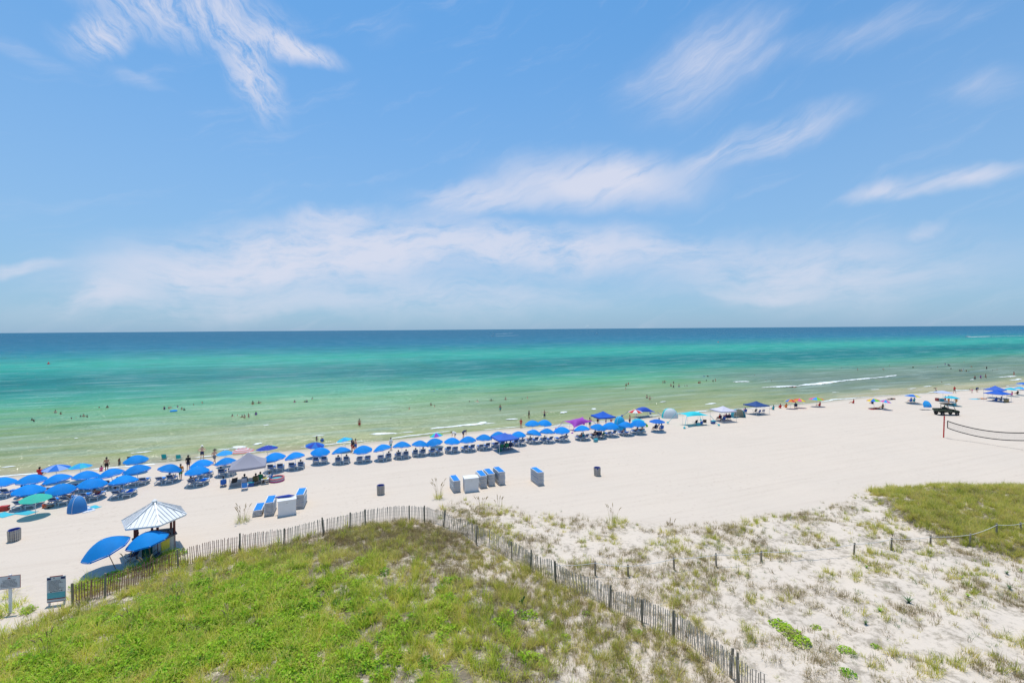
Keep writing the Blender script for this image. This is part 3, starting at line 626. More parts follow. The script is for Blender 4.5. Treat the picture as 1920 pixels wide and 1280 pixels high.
# ------------------------------------------------------------------ sand fence: one thing, slats, posts and wires as its parts
pts = [G(x, y) for x, y in FENCE_PX]
pl = [pts[0]]
for a, b in zip(pts[:-1], pts[1:]):
    n = max(1, int((b-a).length/.4)); pl += [a+(b-a)*(i/n) for i in range(1, n+1)]
cum = [0.0]
for a, b in zip(pl[:-1], pl[1:]): cum.append(cum[-1]+(b-a).to_2d().length)
def on_fence(t):
    x = float(np.interp(t, cum, [p.x for p in pl])); y = float(np.interp(t, cum, [p.y for p in pl]))
    x += .05*math.sin(t*.9)+.03*math.sin(t*2.3); return Vector((x, y, float(ground_z(x, y))))
FL = cum[-1]
fence = empty('sand_fence', on_fence(FL*.5)); f0 = fence.location.copy()
tag(fence, 'long weathered slat sand fence curving round the green dune', 'fence')
slat_me = {}
for key, mt in (('r', SLAT_RED), ('g', SLAT_GREY)):
    for i in range(3):
        m = MB(); m.box((0, 0, .56), (.034+.006*i, .014, 1.20+.05*i)); slat_me[key, i] = m.mesh('slat', mt)
slats = []; t = .05; rf = random.Random(3)
while t < FL-.05:
    p = on_fence(t); q = on_fence(t+.05); slats.append((p, math.atan2(q.y-p.y, q.x-p.x), t)); t += .112*rf.uniform(.85, 1.15)
order = sorted(range(len(slats)), key=lambda i: slats[i][0].length); near = set(order[:290]); far = MB(); farg = MB()
for i, (p, a, t) in enumerate(slats):
    px_, _ = proj(p.x, p.y, p.z); key = 'r' if px_ < 500+rf.uniform(-60, 60) else 'g'
    wave = .10*math.sin(t*.55)+.05*math.sin(t*1.7); rot = (wave+rf.gauss(0, .035), rf.gauss(0, .022)+.05*math.sin(t*.8), a); z = rf.gauss(-.02, .03)
    loc = p-f0+Vector((0, 0, z))
    if i in near:
        o = link('slat', slat_me[key, rf.randrange(3)], fence, loc); o.rotation_euler = rot
    else:
        M = Euler(rot).to_matrix(); (far if key == 'r' else farg).box(loc+M@Vector((0, 0, .56)), (.04, .014, 1.22), M)
for b, mt in ((far, SLAT_RED), (farg, SLAT_GREY)):
    if b.v: b.build('slat_run', mt, fence)['kind'] = 'stuff'
for h in (.18, .46, .74, 1.02):
    m = MB(); n = int(FL/.5); m.tube([on_fence(FL*i/n)-f0+Vector((0, .012, h)) for i in range(n+1)], .006, 4); m.build('wire', WIRE, fence)
fp = MB(); fp.box((0, 0, .6), (.085, .085, 1.5)); fp_me = fp.mesh('post', POST); fp = MB(); fp.tube([(0, 0, -.2), (0, 0, 1.42)], [.065, .055], 8); fp_round = fp.mesh('post', POST)
for i, (x, y) in enumerate([(136,1133),(197,1117),(334,1064),(450,1035),(532,1022),(607,1001),(656,990),(685,985),(768,976),(796,977),(832,985),(893,1018),(960,1049),(995,1069),(1042,1089),(1143,1141),(1204,1167),(1263,1194),(1370,1270),(1385,1281)]):
    p = G(x, y+2); o = link('post', (fp_me, fp_round)[i % 2], fence, p-f0); o.rotation_euler = (rf.gauss(0, .03), rf.gauss(0, .05), rf.uniform(0, 3))

# ------------------------------------------------------------------ rope barrier on low posts
RP = [(1042,1080),(1116,1078),(1178,1079),(1264,1067),(1343,1062),(1427,1052),(1601,1039),(1671,1031),(1745,1022),(1818,1021),(1868,1004),(1914,997),(1975,985)]
rb = empty('rope_barrier', G(1343, 1062)); r0 = rb.location.copy(); tag(rb, 'low post and white rope barrier crossing the open dune', 'rope fence'); tops = []
for i, (x, y) in enumerate(RP):
    p = G(x, y); h = .82+.1*math.sin(i*2.1); m = MB(); m.tube([(0, 0, -.2), (0, 0, h)], [.06, .052], 8); o = m.build('post', POST, rb); o.location = p-r0; o.rotation_euler = (rf.gauss(0, .03), rf.gauss(0, .04), 0); tops.append(p-r0+Vector((0, 0, h-.08)))
m = MB(); line = []
for a, b in zip(tops[:-1], tops[1:]):
    L = (b-a).length
    for i in range(10): u = i/10; line.append(a+(b-a)*u-Vector((0, .06, (.03+.035*L)*4*u*(1-u)*.55)))
line.append(tops[-1]); m.tube(line, .017, 5); m.build('rope', ROPE, rb)

# ------------------------------------------------------------------ sign boards by the path
def words(m, x0, x1, z, h, r, y=-.0235, mi=0):
    x = x0
    while x < x1-.02:
        w = min(r.uniform(.03, .085), x1-x); m.box((x+w/2, y, z), (w, .003, h), None, mi); x += w+.018
p = G(18, 1150); t = tag(empty('notice_sign', p, R(15)), 'small pale notice board on a square white post beside the path', 'sign')
m = MB(); m.box((0, .06, 1.05), (.11, .09, 2.3)); m.build('post', WHITE_PAINT, t)
m = MB(); m.box((0, 0, 1.80), (.98, .03, .70)); b_ = m.build('board', SIGN, t); r = random.Random(4); m = MB(); m.box((0, .0, 1.80), (1.02, .022, .74)); m.build('board_edge', PRINT_RED, t)
m = MB(); m.add([(-.09, -.0235, 2.0), (.09, -.0235, 2.0), (.05, -.0235, 2.045), (0, -.0235, 2.085), (-.05, -.0235, 2.045)], [(0, 1, 2, 3, 4)]); m.build('emblem', PRINT_RED, b_)
m = MB()
for i, (w, z) in enumerate([(.30, 1.925), (.28, 1.85), (.36, 1.775), (.38, 1.70), (.40, 1.625), (.37, 1.55)]): words(m, -w, w, z, .026, r)
m.build('lettering', PRINT, b_)
p = G(106, 1133); t = tag(empty('rules_sign', p, R(15)), 'tall beach rules board with blue header and sea picture', 'sign')
for sx in (-1, 1): m = MB(); m.box((sx*.36, .05, .45), (.09, .07, 1.3)); m.build('leg', WHITE_PAINT, t)
m = MB(); m.box((0, 0, .92), (.90, .034, 1.48)); b_ = m.build('board', SIGN, t)
m = MB(); m.box((0, 0, 1.675), (.62, .03, .05)); m.build('board_crest', PRINT_RED, t)
m = MB(); m.box((-.34, -.0235, 1.56), (.18, .003, .12)); m.box((.33, -.0235, 1.56), (.2, .003, .12)); m.box((-.10, -.0235, 1.585), (.04, .003, .07)); m.build('header', PRINT_BLUE, b_)
m = MB(); r = random.Random(9)
for i in range(9): words(m, -.36, .10+r.uniform(0, .26), 1.43-i*.066, .024, r)
words(m, -.2, .22, .82, .03, r); m.box((-.25, -.0235, .80), (.05, .003, .07)); m.box((.27, -.0235, .83), (.05, .003, .07)); m.build('lettering', PRINT, b_)
m = MB(); m.box((0, -.0235, .58), (.86, .003, .34)); m.build('sea_picture', PRINT_TEAL, b_)
m = MB(); m.box((0, -.0235, .375), (.88, .003, .05)); m.box((0, -.0235, .195), (.88, .003, .03)); m.build('stripe', PRINT_RED, b_)

# ------------------------------------------------------------------ slatted litter bins
bs = MB(); bs.box((0, 0, .45), (.082, .024, .86)); slat_bin = bs.mesh('slat', mat('bin_slat_timber', (.42, .38, .32), .9, .2, 5))
def bin_(px_, py_, label, tilt=0):
    t = tag(empty('litter_bin', G(px_, py_), rf.uniform(0, 3), tilt), label, 'litter bin', 'slatted litter bins on the sand')
    m = MB(); m.lathe([(.0, .05), (.315, .05), (.325, .84), (.30, .84), (.29, .45)], 20); m.build('drum', LINER, t, True)
    m = MB(); m.lathe([(.325, .84), (.345, .875), (.325, .90), (.29, .86), (.27, .70)], 20); m.build('liner_bag', LINER, t, True)
    for k in range(19):
        a = 2*math.pi*k/19; o = link('slat', slat_bin, t, (.345*math.cos(a), .345*math.sin(a), rf.uniform(-.01, .01))); o.rotation_euler = (rf.gauss(0, .02), 0, a+math.pi/2)
    for z in (.2, .7): m = MB(); m.lathe([(.360, z-.012), (.364, z), (.360, z+.012)], 20); m.build('hoop', STEEL, t)
bin_(27, 1013, 'slatted litter bin with dark liner out by the loungers near the kiosk', .03)
bin_(714, 926, 'slatted litter bin alone on sand between the lounger stacks')
bin_(1120, 891, 'slatted litter bin alone near the single lounger stack')

# ------------------------------------------------------------------ six sided kiosk
KC = Vector((-26.25, 32.9, float(ground_z(-26.25, 32.9))))
kiosk = tag(empty('beach_kiosk', KC), 'six-sided timber kiosk with pale metal roof beside the slat fence', 'kiosk')
A0 = R(16); hexp = lambda k, r_, z: Vector((r_*math.cos(A0+k*math.pi/3), r_*math.sin(A0+k*math.pi/3), z))
RE, ZE, ZA = 2.02, 2.45, 3.62
rfm = MB()
for k in range(6):
    a, b = hexp(k, RE, ZE), hexp(k+1, RE, ZE); ap = Vector((0, 0, ZA)); th = Vector((0, 0, .035)); m = MB()
    m.add([a, b, ap*.97+a*.0+Vector((0, 0, .03)), a-th, b-th, ap*.97-th], [(0, 1, 2), (4, 3, 5), (0, 3, 4, 1), (1, 4, 5, 2), (2, 5, 3, 0)]); pn = m.build('roof_panel', ROOF, kiosk)
    nrm_ = (b-a).cross(ap-a).normalized()
    for i in range(1, 8):
        s0 = a+(b-a)*(i/8); u = min(i, 8-i)/4; top = s0+((ap-(a+b)/2)*(u*.96)); m = MB(); m.bar(s0+nrm_*.012, top+nrm_*.012, .02, .03); m.build('seam', SEAM, pn)
    m = MB(); m.bar(a+Vector((0, 0, .02)), ap+Vector((0, 0, .02)), .07, .05); m.build('ridge_cap', ROOF, kiosk)
    m = MB(); m.bar(hexp(k, 1.22, -.05), hexp(k, 1.22, ZE+.40), .11); m.build('post', DARKRED, kiosk)
    m = MB(); m.bar(hexp(k, 1.18, ZE+.22), hexp(k+1, 1.18, ZE+.22), .07, .12); m.build('top_rail', DARKRED, kiosk)
    m = MB(); m.bar(hexp(k, RE-.06, ZE-.07), hexp(k+1, RE-.06, ZE-.07), .05, .10); m.build('fascia', ROOF, kiosk)
    openside = (k == 4); nb = 8; wa, wb = hexp(k, 1.27, 0), hexp(k+1, 1.27, 0)
    for i in range(nb):
        if openside and 2 <= i <= 5: continue
        c = wa+(wb-wa)*((i+.5)/nb); ang = math.atan2((wb-wa).y, (wb-wa).x); m = MB(); m.box((0, 0, .5), ((wb-wa).length/nb-.012, .03, 1.0)); o = m.build('wall_board', TIMBER, kiosk); o.location = c; o.rotation_euler = (0, 0, ang)
    ca, cb, da, db = hexp(k, 1.42, 1.04), hexp(k+1, 1.42, 1.04), hexp(k, 1.05, 1.04), hexp(k+1, 1.05, 1.04); up = Vector((0, 0, .05)); m = MB()
    m.add([ca, cb, db, da, ca+up, cb+up, db+up, da+up], [(3, 2, 1, 0), (4, 5, 6, 7), (0, 1, 5, 4), (2, 3, 7, 6)]); m.build('counter', mat('dark_counter', (.10, .095, .09), .6, .2, 4), kiosk)
m = MB(); m.lathe([(0, .0), (.16, .0), (.17, .10), (.05, .2), (0, .21)], 8, 0, (0, 0, ZA-.06)); m.build('finial_cap', ROOF, kiosk)
m = MB(); m.add([hexp(k, 1.62, .03) for k in range(6)]+[hexp(k, 1.62, -.1) for k in range(6)], [(0, 1, 2, 3, 4, 5)]+[(k, k+6, (k+1) % 6+6, (k+1) % 6) for k in range(6)]); m.build('floor_deck', TIMBER, kiosk)
c5a, c5b = hexp(5, 1.30, 0), hexp(6, 1.30, 0); ang = math.atan2((c5b-c5a).y, (c5b-c5a).x)
m = MB(); m.box((0, 0, 0), (.62, .02, .66)); o = m.build('price_board', YELLOW, kiosk); o.location = c5a+(c5b-c5a)*.42+Vector((0, 0, .62)); o.rotation_euler = (0, 0, ang); o['label'] = 'yellow board on the kiosk wall'
m = MB(); m.grid(lambda u, v: (u*.26-.13+.02*math.sin(v*9), .03*math.sin(u*9+v*3), -v*.62), 6, 6); o = m.build('hanging_towel', mat('grey_towel', (.25, .25, .25), .9, .2, 5), kiosk); o.location = hexp(3, 1.2, 2.1)+Vector((.32, -.2, 0))
cf = (hexp(4, 1.1, 0)+hexp(5, 1.1, 0))/2
t = tag(empty('cool_box', KC+cf+Vector((-.35, .25, .03)), ang), 'dark green cool box standing in the kiosk opening', 'cool box')
m = MB(); m.box((0, 0, .42), (.60, .50, .80), None, 0, 1.04); m.build('body', GREEN_P, t); m = MB(); m.box((0, 0, .86), (.66, .56, .08)); m.build('lid', GREEN_P, t); m = MB(); m.bar((-.2, -.28, .7), (.2, -.28, .7), .03); m.build('handle', BLACK, t)
# ------------------------------------------------------------------ folding chairs
def chair_proto(name, cloth, frame, low=False):
    t = empty(name); sh = .26 if low else .42; bh = sh+.52
    m = MB(); m.grid(lambda u, v: ((u-.5)*.5, (v-.5)*.46, sh-.035*math.sin(math.pi*u)), 4, 3); m.build('seat', cloth, t)
    m = MB(); m.grid(lambda u, v: ((u-.5)*.5, -.23-.17*v-.03*math.sin(math.pi*u), sh+v*(bh-sh)), 4, 4); m.build('backrest', cloth, t)
    for sx in (-1, 1):
        m = MB(); m.tube([(sx*.26, .25, 0), (sx*.26, -.23, sh), (sx*.26, -.41, bh+.02)], .013, 5); m.build('side_tube', frame, t)
        m = MB(); m.tube([(sx*.26, -.26, 0), (sx*.26, .24, sh), (sx*.26, .25, sh+.20)], .013, 5); m.build('leg', frame, t)
        m = MB(); m.box((sx*.275, 0, sh+.21), (.05, .46, .025)); m.build('armrest', frame, t)
    for y in (-.24, .24): m = MB(); m.tube([(-.26, y, .03), (.26, y, .03)], .012, 5); m.build('crossbar', frame, t)
    return t
PROTO = []
def proto_done(t):
    PROTO.append(t); t.location = (0, 0, 0); return t
def scrap(t):
    for k in list(t.children):
        for g_ in list(k.children): bpy.data.objects.remove(g_)
        bpy.data.objects.remove(k)
    bpy.data.objects.remove(t)
TEAL_C = mat('teal_cloth', (.02, .34, .36), .75, .15, 2, transl=.2); CHAR = mat('charcoal_cloth', (.035, .036, .04), .85, .2, 3); BLUE_C = mat('blue_cloth', (.02, .12, .48), .8, .15, 2); GREEN_C = mat('green_cloth', (.02, .20, .10), .8, .15, 2); STRIPE_C = mat('bright_blue_webbing', (.03, .22, .66), .7, .2, 14); OLIVE_C = mat('olive_cloth', (.07, .07, .03), .85, .2, 3); LIGHT_C = mat('pale_cloth', (.55, .53, .60), .85, .1, 3)
CH = {k: proto_done(chair_proto('beach_chair', c, f, lo)) for k, c, f, lo in (('navy', NAVY, BLACK, False), ('char', CHAR, STEEL, False), ('blue', BLUE_C, STEEL, True), ('teal', TEAL_C, STEEL, True), ('green', GREEN_C, BLACK, False), ('web', STRIPE_C, WHITE, True), ('olive', OLIVE_C, STEEL, False), ('pale', LIGHT_C, STEEL, True))}
def face(rz_off=0.0): return SEA_ROT+rz_off
def chair(kind, px_, py_, label, group=None, turn=0.0, rx=0.0):
    c = copy_tree(CH[kind]); c.location = G(px_, py_); c.rotation_euler = (rx, 0, face(turn)); return tag(c, label, 'chair', group)
chair('navy', 247, 1052, 'navy folding chair under the leaning kiosk umbrella', None, 1.2); chair('navy', 300, 1048, 'navy folding chair tipped over by the kiosk opening', None, -.9, .5)

# ------------------------------------------------------------------ sun loungers
def lounger(back, name='sun_lounger', stacked=False):
    """local +Y points to the foot end; origin on the sand below the middle"""
    t = empty(name); L, Wd, H = 1.92, .66, .33; hinge = -.22
    if stacked: H = .06
    m = MB()
    for sx in (-1, 1): m.box((sx*(Wd/2-.03), (hinge+L/2)/2, H), (.06, L/2-hinge, .06)); m.box((sx*(Wd/2-.03), (hinge-L/2)/2, H-(0 if stacked else .05)), (.05, L/2+hinge, .045))
    for y in (-L/2+.03, hinge, .35, L/2-.03): m.box((0, y, H-.004), (Wd-.13, .06, .05))
    m.build('frame', WHITE, t)
    if stacked:
        m = MB(); m.box((0, -L/2+.012, H-.0), (Wd+.04, .03, .045)); m.build('end_rail', WHITE, t); m = MB(); m.box((0, L/2-.012, H), (Wd+.04, .03, .045)); m.build('end_rail', WHITE, t)
        for sx in (-1, 1): m = MB(); m.box((sx*(Wd/2+.015), 0, H+.005), (.03, L-.06, .030)); m.build('side_skirt', WHITE, t)
        m = MB(); m.grid(lambda u, v: ((u-.5)*(Wd-.06), (v-.5)*(L-.16), H+.034), 2, 4); m.build('sling', SLING, t)
        return t
    for sx in (-1, 1):
        for y in (-.70, .68):
            m = MB(); m.bar((sx*(Wd/2-.04), y, H-.03), (sx*(Wd/2-.02), y+(.10 if y > 0 else -.10), -.02), .06, .045); m.build('leg', WHITE, t)
        m = MB(); m.tube([(sx*(Wd/2+.02), -.25, H+.02), (sx*(Wd/2+.04), -.22, H+.21), (sx*(Wd/2+.04), .16, H+.21), (sx*(Wd/2+.02), .24, H+.02)], .022, 6); m.build('armrest', WHITE, t)
    c, s = math.cos(back), math.sin(back); bl = .78; bp = lambda x, q, o=0: (x, hinge-q*c-o*s, H+.02+q*s-o*c)
    m = MB()
    for sx in (-1, 1): m.bar(bp(sx*(Wd/2-.04), 0), bp(sx*(Wd/2-.04), bl), .05, .035)
    m.bar(bp(-Wd/2+.07, bl-.02), bp(Wd/2-.07, bl-.02), .05, .035); m.bar(bp(-Wd/2+.07, .26), bp(Wd/2-.07, .26), .10, .03); m.build('backrest_frame', WHITE, t)
    m = MB(); m.grid(lambda u, v: bp((u-.5)*(Wd-.12), .32+v*(bl-.38), .012*math.sin(math.pi*u)), 3, 3); m.build('backrest_sling', SLING_SHADED, t)
    m = MB(); m.grid(lambda u, v: bp((u-.5)*(Wd-.10), v*(bl-.03), -.04-.01*math.sin(math.pi*u)), 3, 4); m.build('back_cushion', SLING, t)
    m = MB(); m.grid(lambda u, v: ((u-.5)*(Wd-.13), hinge+v*(L/2-hinge-.05), H+.04-.015*math.sin(math.pi*u)), 3, 4); m.build('seat_sling', SLING, t)
    return t
LG = [proto_done(lounger(R(a))) for a in (48, 38, 14)]; LS = proto_done(lounger(0, 'sun_lounger', True))
def place_lounger(p, turn, kind, label, group='rental loungers set out in rows'):
    c = copy_tree(LG[kind]); c.location = p; c.rotation_euler = (0, 0, SEA_ROT+turn); return tag(c, label, 'sun lounger', group)
# stacks waiting on the sand
def stack(px_, py_, n, where, turn=0.0):
    p = G(px_, py_); q = p+Vector((SH_N.x, SH_N.y, 0))*.95; r = random.Random(int(px_))
    for i in range(n):
        c = copy_tree(LS); c.location = (q.x+r.gauss(0, .012), q.y+r.gauss(0, .012), q.z+.03+i*.103); c.rotation_euler = (0, 0, SEA_ROT+turn+r.gauss(0, .008))
        lab = ('blue-topped lounger on %s' if i == n-1 else 'bottom lounger of %s' if i == 0 else 'white lounger stacked inside %s') % where
        tag(c, lab, 'sun lounger', 'stacked loungers')
stack(482, 968, 5, 'the low stack beside the sea oats'); stack(504, 967, 11, 'the stack between the low stack and umbrella-topped box'); stack(563, 953, 12, 'the stack beyond the box topped by an umbrella', -.05)
stack(857, 923, 11, 'the stack between tall sea oats and bare-lidded box'); stack(907, 915, 12, 'the stack touching the bare-lidded box'); stack(922, 911, 12, 'the stack in the middle of the grouped three'); stack(941, 909, 13, 'the end stack farthest from the bare-lidded box', .03); stack(1014, 910, 13, 'the stack standing alone', .02)
def gear_box(px_, py_, label, turn):
    t = tag(empty('storage_box', G(px_, py_)+Vector((SH_N.x, SH_N.y, 0))*.45, SEA_ROT+turn), label, 'box', 'white storage boxes')
    m = MB(); m.box((0, 0, .66), (1.40, .86, 1.30)); m.build('body', WHITE_PAINT, t)
    m = MB(); m.box((0, 0, 1.345), (1.48, .94, .07), (.03, 0, 0)); m.build('lid', WHITE_PAINT, t)
    for sx in (-1, 1): m = MB(); m.box((sx*.62, -.40, .02), (.10, .10, .10)); m.build('foot', TIMBER, t)
    m = MB(); m.box((0, -.437, 1.12), (.16, .012, .05)); m.build('hasp', STEEL, t); return t
b1 = gear_box(537, 967, 'white storage box with folded umbrella on top between stacks', .12); b2 = gear_box(885, 922, 'white storage box with bare lid between lounger stacks', -.05)
t = tag(empty('folded_umbrella', b1.location+Vector((-.25, .15, 1.42)), .3), 'folded blue umbrella lying on the storage box', 'umbrella')
m = MB(); m.tube([(-.9, 0, .05), (-.5, 0, .07), (.3, .02, .09), (.75, .03, .06)], [.02, .09, .12, .03], 8); m.build('canopy', mat('faded_blue_cloth', (.03, .07, .36), .8, .35, 6), t, True); m = MB(); m.tube([(.7, .03, .06), (1.2, .05, .05)], .02, 6); m.build('pole', WHITE, t)

# ------------------------------------------------------------------ umbrellas
CLOTH = {}
def cloth(name, c): 
    if name not in CLOTH: CLOTH[name] = mat('cloth_'+name, c, .75, .10, 1.5, transl=.3)
    return CLOTH[name]
WOOD = mat('pole_wood', (.35, .16, .08), .6, .2, 6); ALU = mat('pole_white', (.7, .7, .7), .4, .1, 4)
def umbrella_proto(name, cols, rad=1.08, apex=1.92, rim=1.42, pole=ALU, n=8, sub=4, valance=.11, tips=True, flat=1.0, rings=False):
    t = empty(name); mats = []; idx = []
    for c in cols:
        if c not in mats: mats.append(c)
        idx.append(mats.index(c))
    m = MB(); N = n*sub; rows = 7; dome = apex-rim
    def rr(k, v):                                  # panels pull in a little between the ribs
        f = (k % sub)/sub; return rad*v*(1-.035*math.sin(math.pi*f)*v)
    vs = [(0, 0, apex)]
    for j in range(1, rows+1):
        v = j/rows
        for k in range(N): a = 2*math.pi*k/N; q = rr(k, v); vs.append((q*math.cos(a), q*math.sin(a), rim+dome*(1-v**(1.75*flat))+.02*math.sin(math.pi*((k % sub)/sub))*v))
    fs = []; mi = []
    mcol = lambda k, j: (idx[(j) % len(idx)] if rings else idx[(k//sub) % len(idx)])
    for k in range(N): fs.append((0, 1+k, 1+(k+1) % N)); mi.append(mcol(k, 0))
    for j in range(rows-1):
        for k in range(N): fs.append((1+j*N+k, 1+(j+1)*N+k, 1+(j+1)*N+(k+1) % N, 1+j*N+(k+1) % N)); mi.append(mcol(k, j+1))
    m.add(vs, fs); m.m = mi; cv = m.build('canopy', mats, t, True)
    if valance:
        m = MB(); m.lathe([(rad*.995, rim), (rad*1.0, rim-valance*.5), (rad*.985, rim-valance)], N)
        for i, v in enumerate(m.v):
            k = i % N; f = math.sin(math.pi*((k % sub)/sub)); m.v[i] = (v[0]*(1-.03*f), v[1]*(1-.03*f), v[2]+(.03*f if i >= 2*N else 0))
        m.m = [idx[(i % N)//sub % len(idx)] if not rings else idx[-1] for i in range(len(m.f))]; m.build('valance', mats, cv, True)
    m = MB(); m.tube([(0, 0, -.25), (0, 0, apex+.02)], .021, 8); m.build('pole', pole, t)
    m = MB(); m.lathe([(.03, apex-.005), (.028, apex+.03), (.012, apex+.075), (0, apex+.08)], 8); m.build('finial', ALU, t)
    for k in range(n):
        a = 2*math.pi*k/n; e = Vector((math.cos(a), math.sin(a), 0)); m = MB()
        m.tube([Vector((0, 0, apex-.10)), e*rad*.55+Vector((0, 0, rim+dome*.60)), e*rad*.99+Vector((0, 0, rim-.01))], .006, 4); rb_ = m.build('rib', STEEL, t)
        if tips: m = MB(); m.tube([e*rad*.97+Vector((0, 0, rim-.01)), e*(rad+.03)+Vector((0, 0, rim-.03))], .018, 5); m.build('rib_tip', ALU, rb_)
    return t
def put_umbrella(pr, px_, py_, label, group=None, tilt=None, rim=1.42, sc=1.0, loc=None):
    p = loc or G(px_, py_, rim+.12); p = Vector((p.x, p.y, float(ground_z(p.x, p.y)))); c = copy_tree(pr); c.location = p; c.scale = (sc,)*3
    tl = tilt or (rnd.gauss(0, .085), rnd.gauss(0, .085)); c.scale = (sc*rnd.uniform(.95, 1.06),)*3; c.rotation_euler = (tl[0], tl[1], rnd.uniform(0, 6)); 
    if tilt: c.rotation_euler = Euler((tl[0], tl[1], 0))
    tag(c, label, 'umbrella', group); return c
RENT = proto_done(umbrella_proto('beach_umbrella', [BLUE], 1.13, 1.98, 1.40))
GB = 'blue rental umbrellas'
SEA_LAB = 'blue rental umbrella standing alone at the water edge'
row1 = [(2,901.5),(58,898),(112,895),(158.5,890),(213,885),(259.5,880),(311,877),(380,868),(425,864.5),(517,857),(556,853.5),(600,844),(642,844),(681.5,841),(721,838.5),(753.5,835),(785.5,831),(817,828),(847,825),(878,823),(907,820),(935,816),(972,813),(998,809.6),(1025,808.7),(1054,806),(1093,804),(1119,801),(1145,797.5),(1172,796),(1197,793.5)]
row2 = [(51,918.5),(113,913),(170,905),(231,900.5),(370,881)]
def umb_base(u): return u.location.copy()
T2 = Vector((SH_T.x, SH_T.y, 0)); N2 = Vector((SH_N.x, SH_N.y, 0)); rl = random.Random(21)
occupied = []
def pair(base, kinds, lab, back=-.35, gap=.47, grp='rental loungers set out in rows'):
    for sx, kd in zip((-1, 1), kinds):
        if kd is None: continue
        q = base+T2*(gap*sx)+N2*(back+.5); q.z = float(ground_z(q.x, q.y)); place_lounger(q, rl.gauss(0, .05), kd, (lab % ({0: 'high-backed', 1: 'half-raised', 2: 'flat'}[kd] if lab.startswith('%s') else lounger_words(kd))) if '%s' in lab else lab, grp); occupied.append((q, kd))
SPOT = {0: 'ending the long row beyond the dome tent', 6: 'with a person in orange walking past', 7: 'behind another blue one by the grey tent', 8: 'partly hidden by the grey tent', 9: 'first beyond the grey tent', 11: 'in front of the mid blue umbrella', 12: 'in front of the light blue umbrella group', 17: 'in front of the green and purple umbrella', 21: 'half hidden behind the periwinkle canopy', 22: 'first beyond the periwinkle canopy', 26: 'in front of the purple sail', 27: 'in front of the strong blue canopy', 28: 'between the strong blue canopy and tall cyan tent', 29: 'overlapping the tall cyan tent', 30: 'last of the long row by the pale cyan one'}
def lounger_words(kd): return {0: 'with its back raised high', 1: 'with its back half raised', 2: 'laid almost flat'}[kd]
for i, (x, y) in enumerate(row1):
    u = put_umbrella(RENT, x, y, 'blue rental umbrella '+SPOT.get(i, 'in the long row between others just like it'), GB)
    pair(umb_base(u), (rl.choice((0, 0, 1)), rl.choice((0, 0, 1))) if i < 26 else (rl.choice((1, 2)), rl.choice((0, 2))), '%s lounger under the umbrella '+SPOT[i] if i in SPOT else 'white lounger %s under a blue umbrella of the long row')
for i, (x, y) in enumerate(row2):
    lb = 'blue rental umbrella of the second row nearer the kiosk' if i < 4 else 'blue rental umbrella of the second row beside the grey canopy tent'
    u = put_umbrella(RENT, x, y, lb, GB); pair(umb_base(u), (1, rl.choice((1, 2))), 'white lounger %s in the second row nearer the kiosk' if i < 4 else 'white lounger %s in the second row beside the grey tent')
for x, y, lb in [(999,794,'blue rental umbrella touching its twin at the water, farther from the purple sail'),(1020,791,'blue rental umbrella touching its twin at the water, nearer the purple sail'),(255.5,861,'blue rental umbrella alone at the water edge behind the long row')]: put_umbrella(RENT, x, y, lb, GB)
# the two at the kiosk lean over
KU = proto_done(umbrella_proto('beach_umbrella', [BLUE], 1.2, 2.10, 1.45, WOOD))
k1 = copy_tree(KU); k1.scale = (1.08,)*3; k1.location = G(217, 1066); k1.rotation_euler = Euler((.20, -.24, 0)); tag(k1, 'blue umbrella leaning far over on a wooden pole by the kiosk', 'umbrella', GB)
k2 = copy_tree(KU); k2.location = G(284, 1052); k2.rotation_euler = Euler((.05, -.14, 0)); tag(k2, 'blue umbrella shading the open side of the kiosk', 'umbrella', GB)
LB = cloth('light_blue', (.03, .36, .80)); CY = cloth('cyan', (.03, .52, .68)); TL = cloth('teal_green', (.05, .50, .38)); NV = cloth('royal', (.02, .06, .42)); RD = cloth('red', (.62, .02, .03)); WH = cloth('white', (.74, .73, .74)); YE = cloth('yellow', (.78, .62, .03)); OR = cloth('orange', (.78, .22, .02)); PK = cloth('pink', (.75, .10, .35)); PU = cloth('purple', (.26, .06, .50)); GN = cloth('lime', (.16, .60, .05)); RB = cloth('bright_blue', (.01, .16, .60)); ST = cloth('sky_stripe', (.25, .40, .80)); SA = cloth('salmon', (.70, .22, .24)); GY = cloth('grey_stripe', (.50, .52, .50))
def special(x, y, cols, label, sc=1.0, tilt=None, pole=ALU, rings=False, valance=.0, rim=1.5):
    pr = umbrella_proto('beach_umbrella', cols, 1.05*sc, rim+.42, rim, pole, 8, 4, valance, False, .85, rings); p = G(x, y, rim+.12); pr.location = (p.x, p.y, float(ground_z(p.x, p.y))); pr.rotation_euler = tilt or (rnd.gauss(0, .04), rnd.gauss(0, .05), rnd.uniform(0, 3)); return tag(pr, label, 'umbrella')
special(105.5, 876, [RB, ST], 'blue umbrella with pale striped panels at the water edge', 1.12); special(150.5, 873.5, [LB, CY], 'plain light blue umbrella at the water edge', .95); special(66, 932, [TL], 'sea green umbrella shading loungers nearest the kiosk', 1.0)
special(422, 848.5, [LB], 'light blue umbrella beside the striped one by the water', .85); special(454, 844, [SA, GY, SA, WH], 'umbrella with red and white ring stripes behind the grey tent', 1.25, rings=True); u_nv = special(501.5, 839.5, [NV], 'royal blue umbrella with a teal logo patch', 1.2)
m = MB(); m.grid(lambda u, v: (.45+.34*(u-.5)*1.6, -.62+.22*(v-.5)*1.6, 0), 3, 3)
for i, v in enumerate(m.v): q = math.hypot(v[0], v[1])/1.26; m.v[i] = (v[0], v[1], 1.5+.42*(1-q**1.49)+.03)
m.build('logo_patch', CY, u_nv)
